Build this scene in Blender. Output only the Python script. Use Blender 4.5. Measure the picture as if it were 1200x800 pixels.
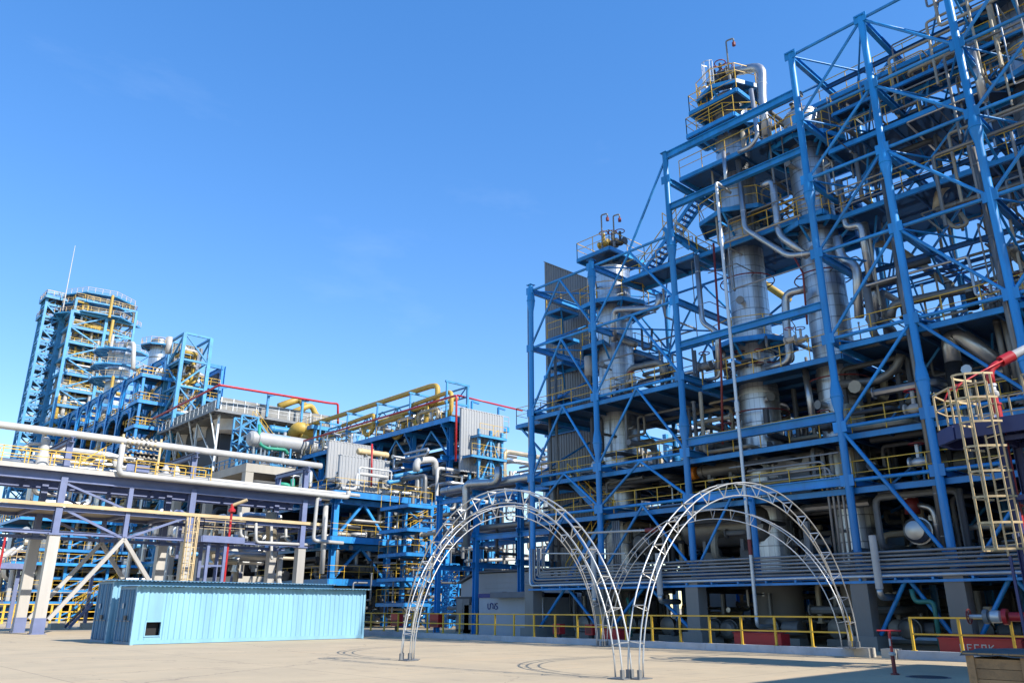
import bpy, math, random
from mathutils import Vector, Matrix
from math import radians, sin, cos, pi, sqrt, atan2

# ------------------------------------------------------------------ scene, camera, sky, sun, exposure
for o in list(bpy.data.objects):
    bpy.data.objects.remove(o)
scene = bpy.context.scene
COL = scene.collection
CAM_H = 1.65                      # eye height, metres
FPX = 927.0                       # focal length in pixels of a 1200 px wide frame
PITCH = radians(18.574)           # camera looks up
HEAD = radians(42.62)             # heading, from +Y towards +X

cam_data = bpy.data.cameras.new('camera')
cam = bpy.data.objects.new('camera', cam_data)
COL.objects.link(cam)
cam_data.sensor_width = 36.0
cam_data.lens = 36.0 * FPX / 1200.0
cam_data.clip_end = 6000
cam.location = (0, 0, CAM_H)
cam.rotation_euler = (pi / 2 + PITCH, 0, -HEAD)
scene.camera = cam

SUN_K = Vector((-0.28, 1.25, -1.0))          # direction in which the light travels
SUN_EL = math.atan(1 / math.hypot(SUN_K.x, SUN_K.y))
SUN_AZ = atan2(-SUN_K.x, -SUN_K.y)           # clockwise from +Y
world = bpy.data.worlds.new('World')
scene.world = world
world.use_nodes = True
wn = world.node_tree
sky = wn.nodes.new('ShaderNodeTexSky')
sky.sky_type = 'NISHITA'
sky.sun_disc = False
sky.sun_elevation = SUN_EL
sky.sun_rotation = SUN_AZ
sky.altitude = 0
sky.air_density = 1.0
sky.dust_density = 0.0
sky.ozone_density = 2.0
bg = wn.nodes['Background']
bg.inputs['Strength'].default_value = 0.15
hs = wn.nodes.new('ShaderNodeHueSaturation'); hs.inputs['Saturation'].default_value = 1.62; hs.inputs['Hue'].default_value = .512
gm = wn.nodes.new('ShaderNodeGamma'); gm.inputs['Gamma'].default_value = .68
wn.links.new(sky.outputs[0], gm.inputs['Color']); wn.links.new(gm.outputs[0], hs.inputs['Color']); 
# thin high cirrus, barely there, over the whole dome
tc = wn.nodes.new('ShaderNodeTexCoord'); mpg = wn.nodes.new('ShaderNodeMapping'); mpg.inputs['Scale'].default_value = (1.2, 3.0, 5.0); mpg.inputs['Rotation'].default_value = (.3, .2, .5)
cn = wn.nodes.new('ShaderNodeTexNoise'); cn.inputs['Scale'].default_value = 1.6; cn.inputs['Detail'].default_value = 9; cn.inputs['Roughness'].default_value = .62
cr_ = wn.nodes.new('ShaderNodeMapRange'); cr_.inputs[1].default_value = .56; cr_.inputs[2].default_value = .86; cr_.inputs[4].default_value = .07
cmx = wn.nodes.new('ShaderNodeMix'); cmx.data_type = 'RGBA'; cmx.inputs['B'].default_value = (3.4, 3.8, 4.4, 1)
wn.links.new(tc.outputs['Generated'], mpg.inputs[0]); wn.links.new(mpg.outputs[0], cn.inputs['Vector']); wn.links.new(cn.outputs['Fac'], cr_.inputs[0])
wn.links.new(cr_.outputs[0], cmx.inputs['Factor']); wn.links.new(hs.outputs[0], cmx.inputs['A']); wn.links.new(cmx.outputs['Result'], bg.inputs['Color'])
sun_data = bpy.data.lights.new('sun', 'SUN')
sun_data.energy = 2.75
sun_data.angle = radians(0.5)
sun_data.color = (1.0, 0.94, 0.84)
sun = bpy.data.objects.new('sun', sun_data)
COL.objects.link(sun)
sun.rotation_euler = SUN_K.to_track_quat('-Z', 'Y').to_euler()
sun.location = (30, -40, 60)
vs = scene.view_settings
vs.view_transform = 'Standard'
vs.look = 'None'
vs.exposure = 1.5
vs.gamma = 1.0
vs.use_curve_mapping = False

# ------------------------------------------------------------------ measuring: a photo pixel on a known world plane
_fw0 = Vector((sin(HEAD), cos(HEAD), 0)); _rt = Vector((cos(HEAD), -sin(HEAD), 0))
_fw = _fw0 * cos(PITCH) + Vector((0, 0, sin(PITCH))); _up = _fw0 * -sin(PITCH) + Vector((0, 0, cos(PITCH)))
def px(x, y, X=None, Y=None, Z=None, D=None):
    d = _fw * FPX + _rt * (x - 600) + _up * (400 - y)
    if X is not None: t = X / d.x
    elif Y is not None: t = Y / d.y
    elif Z is not None: t = (Z - CAM_H) / d.z
    else: t = D / FPX
    return Vector((0, 0, CAM_H)) + d * t

def zat(X, Y, y):
    """height on the vertical through (X, Y) that shows at photo row y"""
    a = Vector((X, Y, 0)); k = 400 - y
    return CAM_H + (k * a.dot(_fw) - FPX * a.dot(_up)) / (FPX * _up.z - k * _fw.z)

# ------------------------------------------------------------------ materials
M = {}
def mat(name, col, rough=0.5, metal=0.0, var=0.12, scale=1.2, bump=0.0, bscale=30, dirt=None, dirt_amt=0.5, dirt_scale=2.5,
        streak=False, alpha=None, spec=0.5):
    m = bpy.data.materials.new(name)
    m.use_nodes = True
    n = m.node_tree.nodes; l = m.node_tree.links
    b = n['Principled BSDF']
    geo = n.new('ShaderNodeNewGeometry')
    tex = n.new('ShaderNodeTexNoise'); tex.inputs['Scale'].default_value = scale; tex.inputs['Detail'].default_value = 6
    mapn = n.new('ShaderNodeMapping')
    l.new(geo.outputs['Position'], mapn.inputs['Vector'])
    if streak: mapn.inputs['Scale'].default_value = (1, 1, 0.15)
    l.new(mapn.outputs[0], tex.inputs['Vector'])
    r = n.new('ShaderNodeMapRange')
    r.inputs[1].default_value = 0.3; r.inputs[2].default_value = 0.7
    r.inputs[3].default_value = 1 - var; r.inputs[4].default_value = 1 + var
    l.new(tex.outputs['Fac'], r.inputs[0])
    info = n.new('ShaderNodeObjectInfo')
    r2 = n.new('ShaderNodeMapRange'); r2.inputs[3].default_value = 1 - var * .7; r2.inputs[4].default_value = 1 + var * .7
    l.new(info.outputs['Random'], r2.inputs[0])
    mul = n.new('ShaderNodeMath'); mul.operation = 'MULTIPLY'
    l.new(r.outputs[0], mul.inputs[0]); l.new(r2.outputs[0], mul.inputs[1])
    vm = n.new('ShaderNodeVectorMath'); vm.operation = 'SCALE'
    vm.inputs[0].default_value = col[:3]
    l.new(mul.outputs[0], vm.inputs['Scale'])
    out = vm.outputs[0]
    if dirt:
        t2 = n.new('ShaderNodeTexNoise'); t2.inputs['Scale'].default_value = dirt_scale; t2.inputs['Detail'].default_value = 9
        t2.inputs['Roughness'].default_value = 0.7
        l.new(mapn.outputs[0], t2.inputs['Vector'])
        cr = n.new('ShaderNodeMapRange'); cr.inputs[1].default_value = 0.52; cr.inputs[2].default_value = 0.75
        cr.inputs[3].default_value = 0; cr.inputs[4].default_value = dirt_amt
        l.new(t2.outputs['Fac'], cr.inputs[0])
        mx = n.new('ShaderNodeMix'); mx.data_type = 'RGBA'
        l.new(cr.outputs[0], mx.inputs['Factor']); l.new(out, mx.inputs['A'])
        mx.inputs['B'].default_value = (*dirt, 1)
        out = mx.outputs['Result']
    l.new(out, b.inputs['Base Color'])
    b.inputs['Metallic'].default_value = metal
    b.inputs['Specular IOR Level'].default_value = spec
    rr = n.new('ShaderNodeMapRange'); rr.inputs[3].default_value = max(.05, rough - .1); rr.inputs[4].default_value = min(1, rough + .12)
    l.new(tex.outputs['Fac'], rr.inputs[0]); l.new(rr.outputs[0], b.inputs['Roughness'])
    if bump:
        bt = n.new('ShaderNodeTexNoise'); bt.inputs['Scale'].default_value = bscale; bt.inputs['Detail'].default_value = 4
        l.new(geo.outputs['Position'], bt.inputs['Vector'])
        bn = n.new('ShaderNodeBump'); bn.inputs['Strength'].default_value = bump; bn.inputs['Distance'].default_value = .02
        l.new(bt.outputs['Fac'], bn.inputs['Height']); l.new(bn.outputs[0], b.inputs['Normal'])
    if alpha is not None: b.inputs['Alpha'].default_value = alpha
    M[name] = m
    return m

mat('blue', (0.013, 0.205, 0.52), .42, dirt=(.05, .07, .09), dirt_amt=.42, var=.22, streak=True)
mat('sky_blue', (0.04, 0.235, 0.46), .45, dirt=(.08, .1, .11), dirt_amt=.45, var=.2)
mat('shaded_blue', (0.008, 0.075, 0.20), .5, dirt=(.03, .04, .06), dirt_amt=.3)  # the frame's blue, darkened to paint interior shade onto inner beams and joists
mat('purple', (0.135, 0.165, 0.295), .45, dirt=(.1, .1, .13), dirt_amt=.3)
mat('dark_purple', (0.024, 0.032, 0.12), .42, var=.1)
mat('yellow', (0.58, 0.36, 0.03), .5, dirt=(.25, .17, .06), dirt_amt=.4)
mat('cream', (0.52, 0.39, 0.21), .5, dirt=(.35, .25, .12), dirt_amt=.3)
mat('yellow_pipe', (0.42, 0.28, 0.05), .5, dirt=(.25, .2, .08), dirt_amt=.5)
mat('red', (0.40, 0.016, 0.02), .4)
mat('dark_red', (0.16, 0.02, 0.02), .5)
mat('white_paint', (0.43, 0.425, 0.41), .5, dirt=(.4, .36, .3), dirt_amt=.3)
mat('pale_steel', (0.38, 0.36, 0.33), .55, dirt=(.3, .27, .22), dirt_amt=.4, streak=True)
mat('cladding', (0.47, 0.50, 0.53), .36, metal=.9, var=.07, scale=.8, bump=.05, bscale=3, dirt=(.26, .25, .23), dirt_amt=.35, streak=True)
mat('insulation', (0.42, 0.43, 0.44), .36, metal=.85, var=.12, bump=.1, bscale=5, dirt=(.3, .28, .25), dirt_amt=.3)
mat('dull_insulation', (0.18, 0.178, 0.17), .48, metal=.55, var=.18, dirt=(.15, .13, .1), dirt_amt=.5)
mat('tan_insulation', (0.33, 0.29, 0.22), .55, metal=.3, var=.15, dirt=(.2, .17, .12), dirt_amt=.4)
mat('galv', (0.52, 0.54, 0.55), .45, metal=.6, var=.1)
mat('alu', (0.47, 0.48, 0.48), .42, metal=.55, var=.12, dirt=(.3, .3, .3), dirt_amt=.4, dirt_scale=6)
mat('grey_steel', (0.16, 0.17, 0.18), .55, metal=.2, dirt=(.1, .08, .06), dirt_amt=.4)
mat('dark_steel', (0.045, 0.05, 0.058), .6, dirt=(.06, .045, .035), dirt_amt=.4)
mat('conduit', (0.24, 0.24, 0.24), .5, metal=.35, var=.15)
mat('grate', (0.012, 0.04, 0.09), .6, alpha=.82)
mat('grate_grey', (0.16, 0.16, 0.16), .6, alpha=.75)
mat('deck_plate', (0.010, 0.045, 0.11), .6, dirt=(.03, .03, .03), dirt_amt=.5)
mat('concrete', (0.21, 0.20, 0.185), .85, dirt=(.16, .14, .12), dirt_amt=.55, dirt_scale=1.2, bump=.25, streak=True)
mat('pale_concrete', (0.40, 0.375, 0.325), .85, dirt=(.3, .27, .22), dirt_amt=.4, dirt_scale=.7, bump=.2, streak=True)
mat('kerb_concrete', (0.40, 0.42, 0.46), .85, dirt=(.22, .21, .2), dirt_amt=.5, dirt_scale=3, bump=.3)
mat('corr_grey', (0.14, 0.15, 0.16), .5, metal=.35, var=.12, streak=True)
mat('corr_white', (0.31, 0.32, 0.33), .5, var=.05, dirt=(.5, .46, .4), dirt_amt=.3, streak=True)
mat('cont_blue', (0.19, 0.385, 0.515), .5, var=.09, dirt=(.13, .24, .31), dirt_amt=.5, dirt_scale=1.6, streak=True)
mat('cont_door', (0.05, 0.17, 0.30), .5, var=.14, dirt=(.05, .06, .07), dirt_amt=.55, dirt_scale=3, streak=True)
mat('black', (0.008, 0.008, 0.009), .7)
mat('rubber', (0.02, 0.02, 0.022), .6)
mat('green_pipe', (0.02, 0.26, 0.17), .5)
mat('teal_pipe', (0.03, 0.17, 0.14), .5)
mat('bldg', (0.34, 0.37, 0.41), .6, var=.05, dirt=(.2, .2, .2), dirt_amt=.25, streak=True)
mat('roof_grey', (0.12, 0.13, 0.15), .6)
mat('navy', (0.015, 0.03, 0.16), .5)
mat('wood', (0.22, 0.15, 0.08), .8, var=.2, scale=3, dirt=(.03, .025, .02), dirt_amt=.85, dirt_scale=2.2, bump=.3)
mat('tarp', (0.10, 0.105, 0.10), .8, var=.3)
mat('orange', (0.6, 0.2, 0.02), .5)
mat('brick_tan', (0.38, 0.30, 0.22), .85)
mat('glass', (0.03, 0.05, 0.07), .1)

# sheet-metal panels: the cladding with fine seams in the panel's own coordinates
def seam_mat():
    m = M['cladding'].copy(); m.name = 'cladding_seamed'; n = m.node_tree.nodes; l = m.node_tree.links; b = n['Principled BSDF']
    src = b.inputs['Base Color'].links[0].from_socket
    uv = n.new('ShaderNodeUVMap'); br = n.new('ShaderNodeTexBrick'); br.offset = 0
    br.inputs['Scale'].default_value = 1; br.inputs['Brick Width'].default_value = .5; br.inputs['Row Height'].default_value = .5
    br.inputs['Mortar Size'].default_value = .018; br.inputs['Mortar Smooth'].default_value = .3
    l.new(uv.outputs[0], br.inputs['Vector'])
    mx = n.new('ShaderNodeMix'); mx.data_type = 'RGBA'; mr = n.new('ShaderNodeMath'); mr.operation = 'MULTIPLY'; mr.inputs[1].default_value = .6
    l.new(br.outputs['Fac'], mr.inputs[0]); l.new(mr.outputs[0], mx.inputs['Factor']); l.new(src, mx.inputs['A']); mx.inputs['B'].default_value = (.10, .10, .11, 1)
    l.new(mx.outputs['Result'], b.inputs['Base Color']); M['cladding_seamed'] = m
seam_mat()

# ground: pale tan concrete apron with stains and slab joints
def ground_mat():
    m = bpy.data.materials.new('apron'); m.use_nodes = True
    n = m.node_tree.nodes; l = m.node_tree.links; b = n['Principled BSDF']
    geo = n.new('ShaderNodeNewGeometry')
    def noise(s, d=8, ro=.6, sc=None):
        t = n.new('ShaderNodeTexNoise'); t.inputs['Scale'].default_value = s; t.inputs['Detail'].default_value = d; t.inputs['Roughness'].default_value = ro
        if sc:
            mp = n.new('ShaderNodeMapping'); mp.inputs['Scale'].default_value = sc
            l.new(geo.outputs['Position'], mp.inputs[0]); l.new(mp.outputs[0], t.inputs['Vector'])
        else: l.new(geo.outputs['Position'], t.inputs['Vector'])
        return t
    def ramp(src, a, b_, c0, c1):
        r = n.new('ShaderNodeMapRange'); r.inputs[1].default_value = a; r.inputs[2].default_value = b_; r.inputs[3].default_value = c0; r.inputs[4].default_value = c1
        l.new(src, r.inputs[0]); return r.outputs[0]
    def mix(f, a, bcol):
        x = n.new('ShaderNodeMix'); x.data_type = 'RGBA'; l.new(f, x.inputs['Factor'])
        if hasattr(a, 'node'): l.new(a, x.inputs['A'])
        else: x.inputs['A'].default_value = (*a, 1)
        x.inputs['B'].default_value = (*bcol, 1); return x.outputs['Result']
    c = mix(ramp(noise(.35).outputs['Fac'], .35, .65, 0, 1), (.47, .375, .24), (.395, .32, .21))
    c = mix(ramp(noise(2.2, 10, .7).outputs['Fac'], .55, .8, 0, .5), c, (.27, .22, .17))
    c = mix(ramp(noise(.9, 10, .75, (1, .35, 1)).outputs['Fac'], .55, .72, 0, .55), c, (.24, .19, .14))
    c = mix(ramp(noise(.5, 10, .7, (.25, 1.3, 1)).outputs['Fac'], .52, .66, 0, .5), c, (.55, .40, .235))
    c = mix(ramp(noise(9, 4, .8).outputs['Fac'], .68, .74, 0, .6), c, (.14, .12, .10))
    c = mix(ramp(noise(40, 3).outputs['Fac'], .4, .7, 0, .25), c, (.52, .41, .29))
    br = n.new('ShaderNodeTexBrick'); br.inputs['Scale'].default_value = 1.0
    br.offset = 0.0; br.inputs['Brick Width'].default_value = 6.0; br.inputs['Row Height'].default_value = 6.0
    br.inputs['Mortar Size'].default_value = .018; br.inputs['Mortar Smooth'].default_value = .2
    l.new(geo.outputs['Position'], br.inputs['Vector'])
    fj = ramp(br.outputs['Fac'], 0, 1, 0, .6)
    c = mix(fj, c, (.13, .11, .09))
    vo = n.new('ShaderNodeTexVoronoi'); vo.feature = 'DISTANCE_TO_EDGE'; vo.inputs['Scale'].default_value = .11
    wv = n.new('ShaderNodeVectorMath'); wv.operation = 'MULTIPLY_ADD'; wv.inputs[1].default_value = (1.6, 1.6, 0)
    l.new(noise(.6, 8, .65).outputs['Color'], wv.inputs[0]); l.new(geo.outputs['Position'], wv.inputs[2]); l.new(wv.outputs[0], vo.inputs['Vector'])
    c = mix(ramp(vo.outputs['Distance'], 0, .0035, .55, 0), c, (.12, .10, .085))
    l.new(c, b.inputs['Base Color'])
    b.inputs['Roughness'].default_value = .9
    bn = n.new('ShaderNodeBump'); bn.inputs['Strength'].default_value = .25; bn.inputs['Distance'].default_value = .02
    l.new(noise(18, 6).outputs['Fac'], bn.inputs['Height']); l.new(bn.outputs[0], b.inputs['Normal'])
    M['apron'] = m
ground_mat()

# ------------------------------------------------------------------ building helpers
WORLD = {}
def _place(o, parent, mw):
    """link o with world matrix mw under parent"""
    COL.objects.link(o)
    if parent is not None:
        o.parent = parent
        o.matrix_parent_inverse = WORLD[parent].inverted()
    o.matrix_basis = mw
    WORLD[o] = mw
    return o
def tag(o, label, cat, group=None):
    o['label'] = label; o['category'] = cat
    if group: o['group'] = group
    return o
def thing(name, label, cat, loc=(0, 0, 0), group=None):
    o = bpy.data.objects.new(name, None)
    o.empty_display_size = .3
    _place(o, None, Matrix.Translation(Vector(loc)))
    return tag(o, label, cat, group)
def structure(o):
    o['kind'] = 'structure'; return o

class MB:
    def __init__(s): s.v = []; s.f = []
    def add(s, vs, fs):
        b = len(s.v); s.v += [Vector(v) for v in vs]; s.f += [tuple(i + b for i in f) for f in fs]; return s
    def box(s, x0, x1, y0, y1, z0, z1):
        return s.add([(x0, y0, z0), (x1, y0, z0), (x1, y1, z0), (x0, y1, z0), (x0, y0, z1), (x1, y0, z1), (x1, y1, z1), (x0, y1, z1)],
                     [(3, 2, 1, 0), (4, 5, 6, 7), (0, 1, 5, 4), (1, 2, 6, 5), (2, 3, 7, 6), (3, 0, 4, 7)])
    def bar(s, p, q, w, h=None, up=(0, 0, 1)):
        p = Vector(p); q = Vector(q); h = h or w; d = (q - p).normalized(); u = Vector(up)
        if abs(d.dot(u)) > .98: u = Vector((0, 1, 0))
        sd = d.cross(u).normalized(); u = sd.cross(d); a = sd * w / 2; b = u * h / 2
        return s.add([p - a - b, p + a - b, p + a + b, p - a + b, q - a - b, q + a - b, q + a + b, q - a + b],
                     [(3, 2, 1, 0), (4, 5, 6, 7), (0, 1, 5, 4), (1, 2, 6, 5), (2, 3, 7, 6), (3, 0, 4, 7)])
    def rod(s, p, q, r, n=6, r2=None, cap=True):
        p = Vector(p); q = Vector(q); d = (q - p).normalized(); r2 = r if r2 is None else r2
        u = Vector((0, 0, 1)) if abs(d.z) < .9 else Vector((0, 1, 0))
        a = d.cross(u).normalized(); b = d.cross(a)
        vs = [p + (a * cos(2 * pi * i / n) + b * sin(2 * pi * i / n)) * r for i in range(n)] + [q + (a * cos(2 * pi * i / n) + b * sin(2 * pi * i / n)) * r2 for i in range(n)]
        fs = [(i + n, (i + 1) % n + n, (i + 1) % n, i) for i in range(n)]
        if cap: fs += [tuple(range(n)), tuple(range(2 * n - 1, n - 1, -1))]
        return s.add(vs, fs)
    def sweep(s, pts, r, n=8, closed=False, cap=True):
        """round tube through pts (already smoothed)"""
        pts = [Vector(p) for p in pts]; m = len(pts); base = len(s.v)
        a = None
        for i, p in enumerate(pts):
            if closed: d = pts[(i + 1) % m] - pts[i - 1]
            else: d = pts[min(i + 1, m - 1)] - pts[max(i - 1, 0)]
            d.normalize()
            if a is None:
                u = Vector((0, 0, 1)) if abs(d.z) < .9 else Vector((0, 1, 0)); a = d.cross(u)
            a = (a - d * a.dot(d)).normalized(); b = d.cross(a)
            rr = r[i] if isinstance(r, (list, tuple)) else r
            s.v += [p + (a * cos(2 * pi * k / n) + b * sin(2 * pi * k / n)) * rr for k in range(n)]
        for i in range(m if closed else m - 1):
            j = (i + 1) % m
            s.f += [(base + i * n + k, base + i * n + (k + 1) % n, base + j * n + (k + 1) % n, base + j * n + k) for k in range(n)]
        if cap and not closed:
            s.f += [tuple(base + k for k in range(n - 1, -1, -1)), tuple(base + (m - 1) * n + k for k in range(n))]
        return s
    def lathe(s, c, prof, n=20, axis='Z'):
        """revolve profile [(r, t)] about an axis through c"""
        c = Vector(c); base = len(s.v)
        A = {'Z': (Vector((1, 0, 0)), Vector((0, 1, 0)), Vector((0, 0, 1))), 'X': (Vector((0, 1, 0)), Vector((0, 0, 1)), Vector((1, 0, 0))),
             'Y': (Vector((0, 0, 1)), Vector((1, 0, 0)), Vector((0, 1, 0)))}[axis]
        for r, t in prof:
            s.v += [c + (A[0] * cos(2 * pi * k / n) + A[1] * sin(2 * pi * k / n)) * r + A[2] * t for k in range(n)]
        for i in range(len(prof) - 1):
            s.f += [(base + i * n + k, base + i * n + (k + 1) % n, base + (i + 1) * n + (k + 1) % n, base + (i + 1) * n + k) for k in range(n)]
        s.f += [tuple(base + k for k in range(n - 1, -1, -1)), tuple(base + (len(prof) - 1) * n + k for k in range(n))]
        return s
    def build(s, name, m, parent=None, smooth=False):
        c = Vector((0, 0, 0))
        if s.v:
            lo = Vector([min(v[i] for v in s.v) for i in range(3)]); hi = Vector([max(v[i] for v in s.v) for i in range(3)])
            c = (lo + hi) / 2; c.z = lo.z
        me = bpy.data.meshes.new(name)
        me.from_pydata([v - c for v in s.v], [], s.f)
        me.materials.append(M[m] if isinstance(m, str) else m)
        if smooth:
            me.polygons.foreach_set('use_smooth', [True] * len(me.polygons))
            if smooth == 'auto':
                try: me.set_sharp_from_angle(angle=radians(35))
                except Exception: pass
        me.update()
        return _place(bpy.data.objects.new(name, me), parent, Matrix.Translation(c))

# shared unit sections, one metre long along local Z, one metre across
def _unit(kind, m):
    key = (kind, m)
    if key in _UNITS: return _UNITS[key]
    b = MB()
    if kind == 'box': b.box(-.5, .5, -.5, .5, 0, 1)
    elif kind == 'i':
        b.box(-.5, .5, .40, .5, 0, 1); b.box(-.5, .5, -.5, -.40, 0, 1); b.box(-.06, .06, -.40, .40, 0, 1)
    elif kind == 'tube': b.rod((0, 0, 0), (0, 0, 1), .5, 10)
    elif kind == 'channel':
        b.box(-.5, .5, .42, .5, 0, 1); b.box(-.5, .5, -.5, -.42, 0, 1); b.box(.35, .5, -.42, .42, 0, 1)
    me = bpy.data.meshes.new(kind + '_section'); me.from_pydata(b.v, [], b.f); me.materials.append(M[m])
    if kind == 'tube':
        me.polygons.foreach_set('use_smooth', [len(p.vertices) == 4 for p in me.polygons])
    me.update(); _UNITS[key] = me
    return me
_UNITS = {}
def beam(parent, name, p, q, m, w, h=None, kind='box', up=(0, 0, 1)):
    p = Vector(p); q = Vector(q); d = q - p; L = d.length; d = d / L; h = h or w; u = Vector(up)
    if abs(d.dot(u)) > .98: u = Vector((0, 1, 0))
    sd = u.cross(d).normalized(); u = d.cross(sd)
    mw = Matrix(((sd.x * w, u.x * h, d.x * L, p.x), (sd.y * w, u.y * h, d.y * L, p.y), (sd.z * w, u.z * h, d.z * L, p.z), (0, 0, 0, 1)))
    return _place(bpy.data.objects.new(name, _unit(kind, m)), parent, mw)

def rounded(pts, R, k=4):
    pts = [Vector(p) for p in pts]; out = [pts[0]]
    for i in range(1, len(pts) - 1):
        a = pts[i - 1] - pts[i]; b = pts[i + 1] - pts[i]
        r = min(R, a.length * .49, b.length * .49)
        p0 = pts[i] + a.normalized() * r; p1 = pts[i] + b.normalized() * r
        for j in range(k + 1):
            t = j / k; out.append(p0 * (1 - t) ** 2 + pts[i] * 2 * t * (1 - t) + p1 * t * t)
    out.append(pts[-1]); return out
def pipe(parent, name, pts, r, m, n=10, R=None, rings=0, ring_m=None):
    """a pipe with real elbows; rings adds proud clamp bands"""
    path = rounded(pts, R or r * 2.4)
    b = MB().sweep(path, r, n)
    o = b.build(name, m, parent, True)
    return o

def railing(parent, pts, m='yellow', h=1.1, step=1.5, t=.038, name='railing', closed=False, toe=False):
    b = MB(); pts = [Vector(p) for p in pts]
    if closed: pts = pts + [pts[0]]
    Z = Vector((0, 0, 1))
    for i in range(len(pts) - 1):
        p, q = pts[i], pts[i + 1]; L = (q - p).length
        if L < .05: continue
        k = max(1, round(L / step))
        for j in range(k + (1 if i == len(pts) - 2 and not closed else 0)):
            c = p.lerp(q, j / k); b.bar(c, c + Z * h, t, t)
        b.bar(p + Z * h, q + Z * h, t, t); b.bar(p + Z * h * .55, q + Z * h * .55, t * .75, t * .75)
        if toe: b.bar(p + Z * .08, q + Z * .08, .012, .14)
    return b.build(name, m, parent)

def deck(parent, x0, x1, y0, y1, z, m='deck_plate', edge='blue', eh=.24, joists=True, rail=None, rail_m='yellow', name='platform_deck', rt=None):
    """deck plate, edge channels and joists, each its own part; rail = sides to fence, e.g. 'WSNE'"""
    MB().box(x0, x1, y0, y1, z - .04, z).build(name, m, parent)
    for p, q in (((x0, y0, 0), (x0, y1, 0)), ((x1, y0, 0), (x1, y1, 0)), ((x0, y0, 0), (x1, y0, 0)), ((x0, y1, 0), (x1, y1, 0))):
        o = Vector((0, 0, z - eh / 2 - .045)); beam(parent, 'edge_beam', Vector(p) + o, Vector(q) + o, edge, .14, eh, 'box')
    if joists:
        lx, ly = x1 - x0, y1 - y0; o = z - .14
        if ly > lx:
            k = int(ly / 1.6)
            for i in range(1, k): beam(parent, 'joist', (x0, y0 + ly * i / k, o), (x1, y0 + ly * i / k, o), ('shaded_blue' if edge == 'blue' else edge), .09, .17)
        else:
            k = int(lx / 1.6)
            for i in range(1, k): beam(parent, 'joist', (x0 + lx * i / k, y0, o), (x0 + lx * i / k, y1, o), ('shaded_blue' if edge == 'blue' else edge), .09, .17)
    if rail:
        C = {'W': ((x0, y0, z), (x0, y1, z)), 'E': ((x1, y0, z), (x1, y1, z)), 'S': ((x0, y0, z), (x1, y0, z)), 'N': ((x0, y1, z), (x1, y1, z))}
        for s in rail: railing(parent, C[s], rail_m, t=rt or max(.036, .00036 * Vector((x0, y0, z)).length))

def ring_deck(parent, c, r0, r1, z, a0=0, a1=360, edge='blue', m='grate', rail_m='yellow', n=None, bracket=True):
    """polygonal platform around a vessel with its railing"""
    c = Vector((c[0], c[1], z)); n = n or max(3, round((a1 - a0) / 45)); full = abs(a1 - a0 - 360) < 1
    A = [radians(a0 + (a1 - a0) * i / n) for i in range(n + (0 if full else 1))]
    ri = [c + Vector((cos(a), sin(a), 0)) * r0 for a in A]; ro = [c + Vector((cos(a), sin(a), 0)) * r1 for a in A]
    k = len(A); b = MB(); Zt = Vector((0, 0, .05))
    b.add(ri + ro + [v - Zt for v in ri] + [v - Zt for v in ro], [])
    for i in range(n):
        j = (i + 1) % k
        b.f += [(i, k + i, k + j, j), (2 * k + j, 3 * k + j, 3 * k + i, 2 * k + i), (k + i, 3 * k + i, 3 * k + j, k + j), (j, 2 * k + j, 2 * k + i, i)]
    b.build('platform_deck', m, parent)
    e = MB()
    for i in range(n):
        j = (i + 1) % k; e.bar(ro[i] - Zt * 3, ro[j] - Zt * 3, .1, .26)
    for i in range(k): e.bar(ri[i] - Zt * 2, ro[i] - Zt * 2, .1, .18)
    e.build('platform_frame', edge, parent)
    if bracket:
        for i in range(0, k, 2): beam(parent, 'bracket', c + (ri[i] - c) * 1.0 - Vector((0, 0, (r1 - r0) * .9)), ro[i] - Zt * 3, edge, .1)
    pts = ro if full else [ri[0]] + ro + [ri[-1]]
    railing(parent, pts, rail_m, closed=full, step=1.4, t=max(.036, .0003 * c.length))

def corr_wall(parent, name, p, q, z0, z1, m, pitch=.3, depth=.05, out=None, top=None):
    """trapezoid-corrugated sheet wall from p to q; z1 or (z1,top) heights at both ends"""
    p = Vector((p[0], p[1], 0)); q = Vector((q[0], q[1], 0)); d = (q - p); L = d.length; d.normalize()
    nrm = Vector((d.y, -d.x, 0)) if out is None else Vector(out)
    k = max(1, int(L / pitch)); vs = []; prof = []
    for i in range(k):
        t0 = L * i / k; w = L / k
        prof += [(t0, 0), (t0 + w * .38, 0), (t0 + w * .5, depth), (t0 + w * .88, depth)]
    prof.append((L, 0)); top = z1 if top is None else top
    b = MB()
    for t, e in prof:
        c = p + d * t + nrm * e; zt = z1 + (top - z1) * t / L
        b.v += [Vector((c.x, c.y, z0)), Vector((c.x, c.y, zt))]
    for i in range(len(prof) - 1): b.f.append((2 * i, 2 * i + 2, 2 * i + 3, 2 * i + 1))
    # a second skin closes the sheet behind
    base = len(b.v); h = nrm * -.08
    for c, zt in ((p, z1), (q, top)): b.v += [Vector((c.x + h.x, c.y + h.y, z0)), Vector((c.x + h.x, c.y + h.y, zt))]
    b.f.append((base, base + 1, base + 3, base + 2))
    return b.build(name, m, parent)

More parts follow.
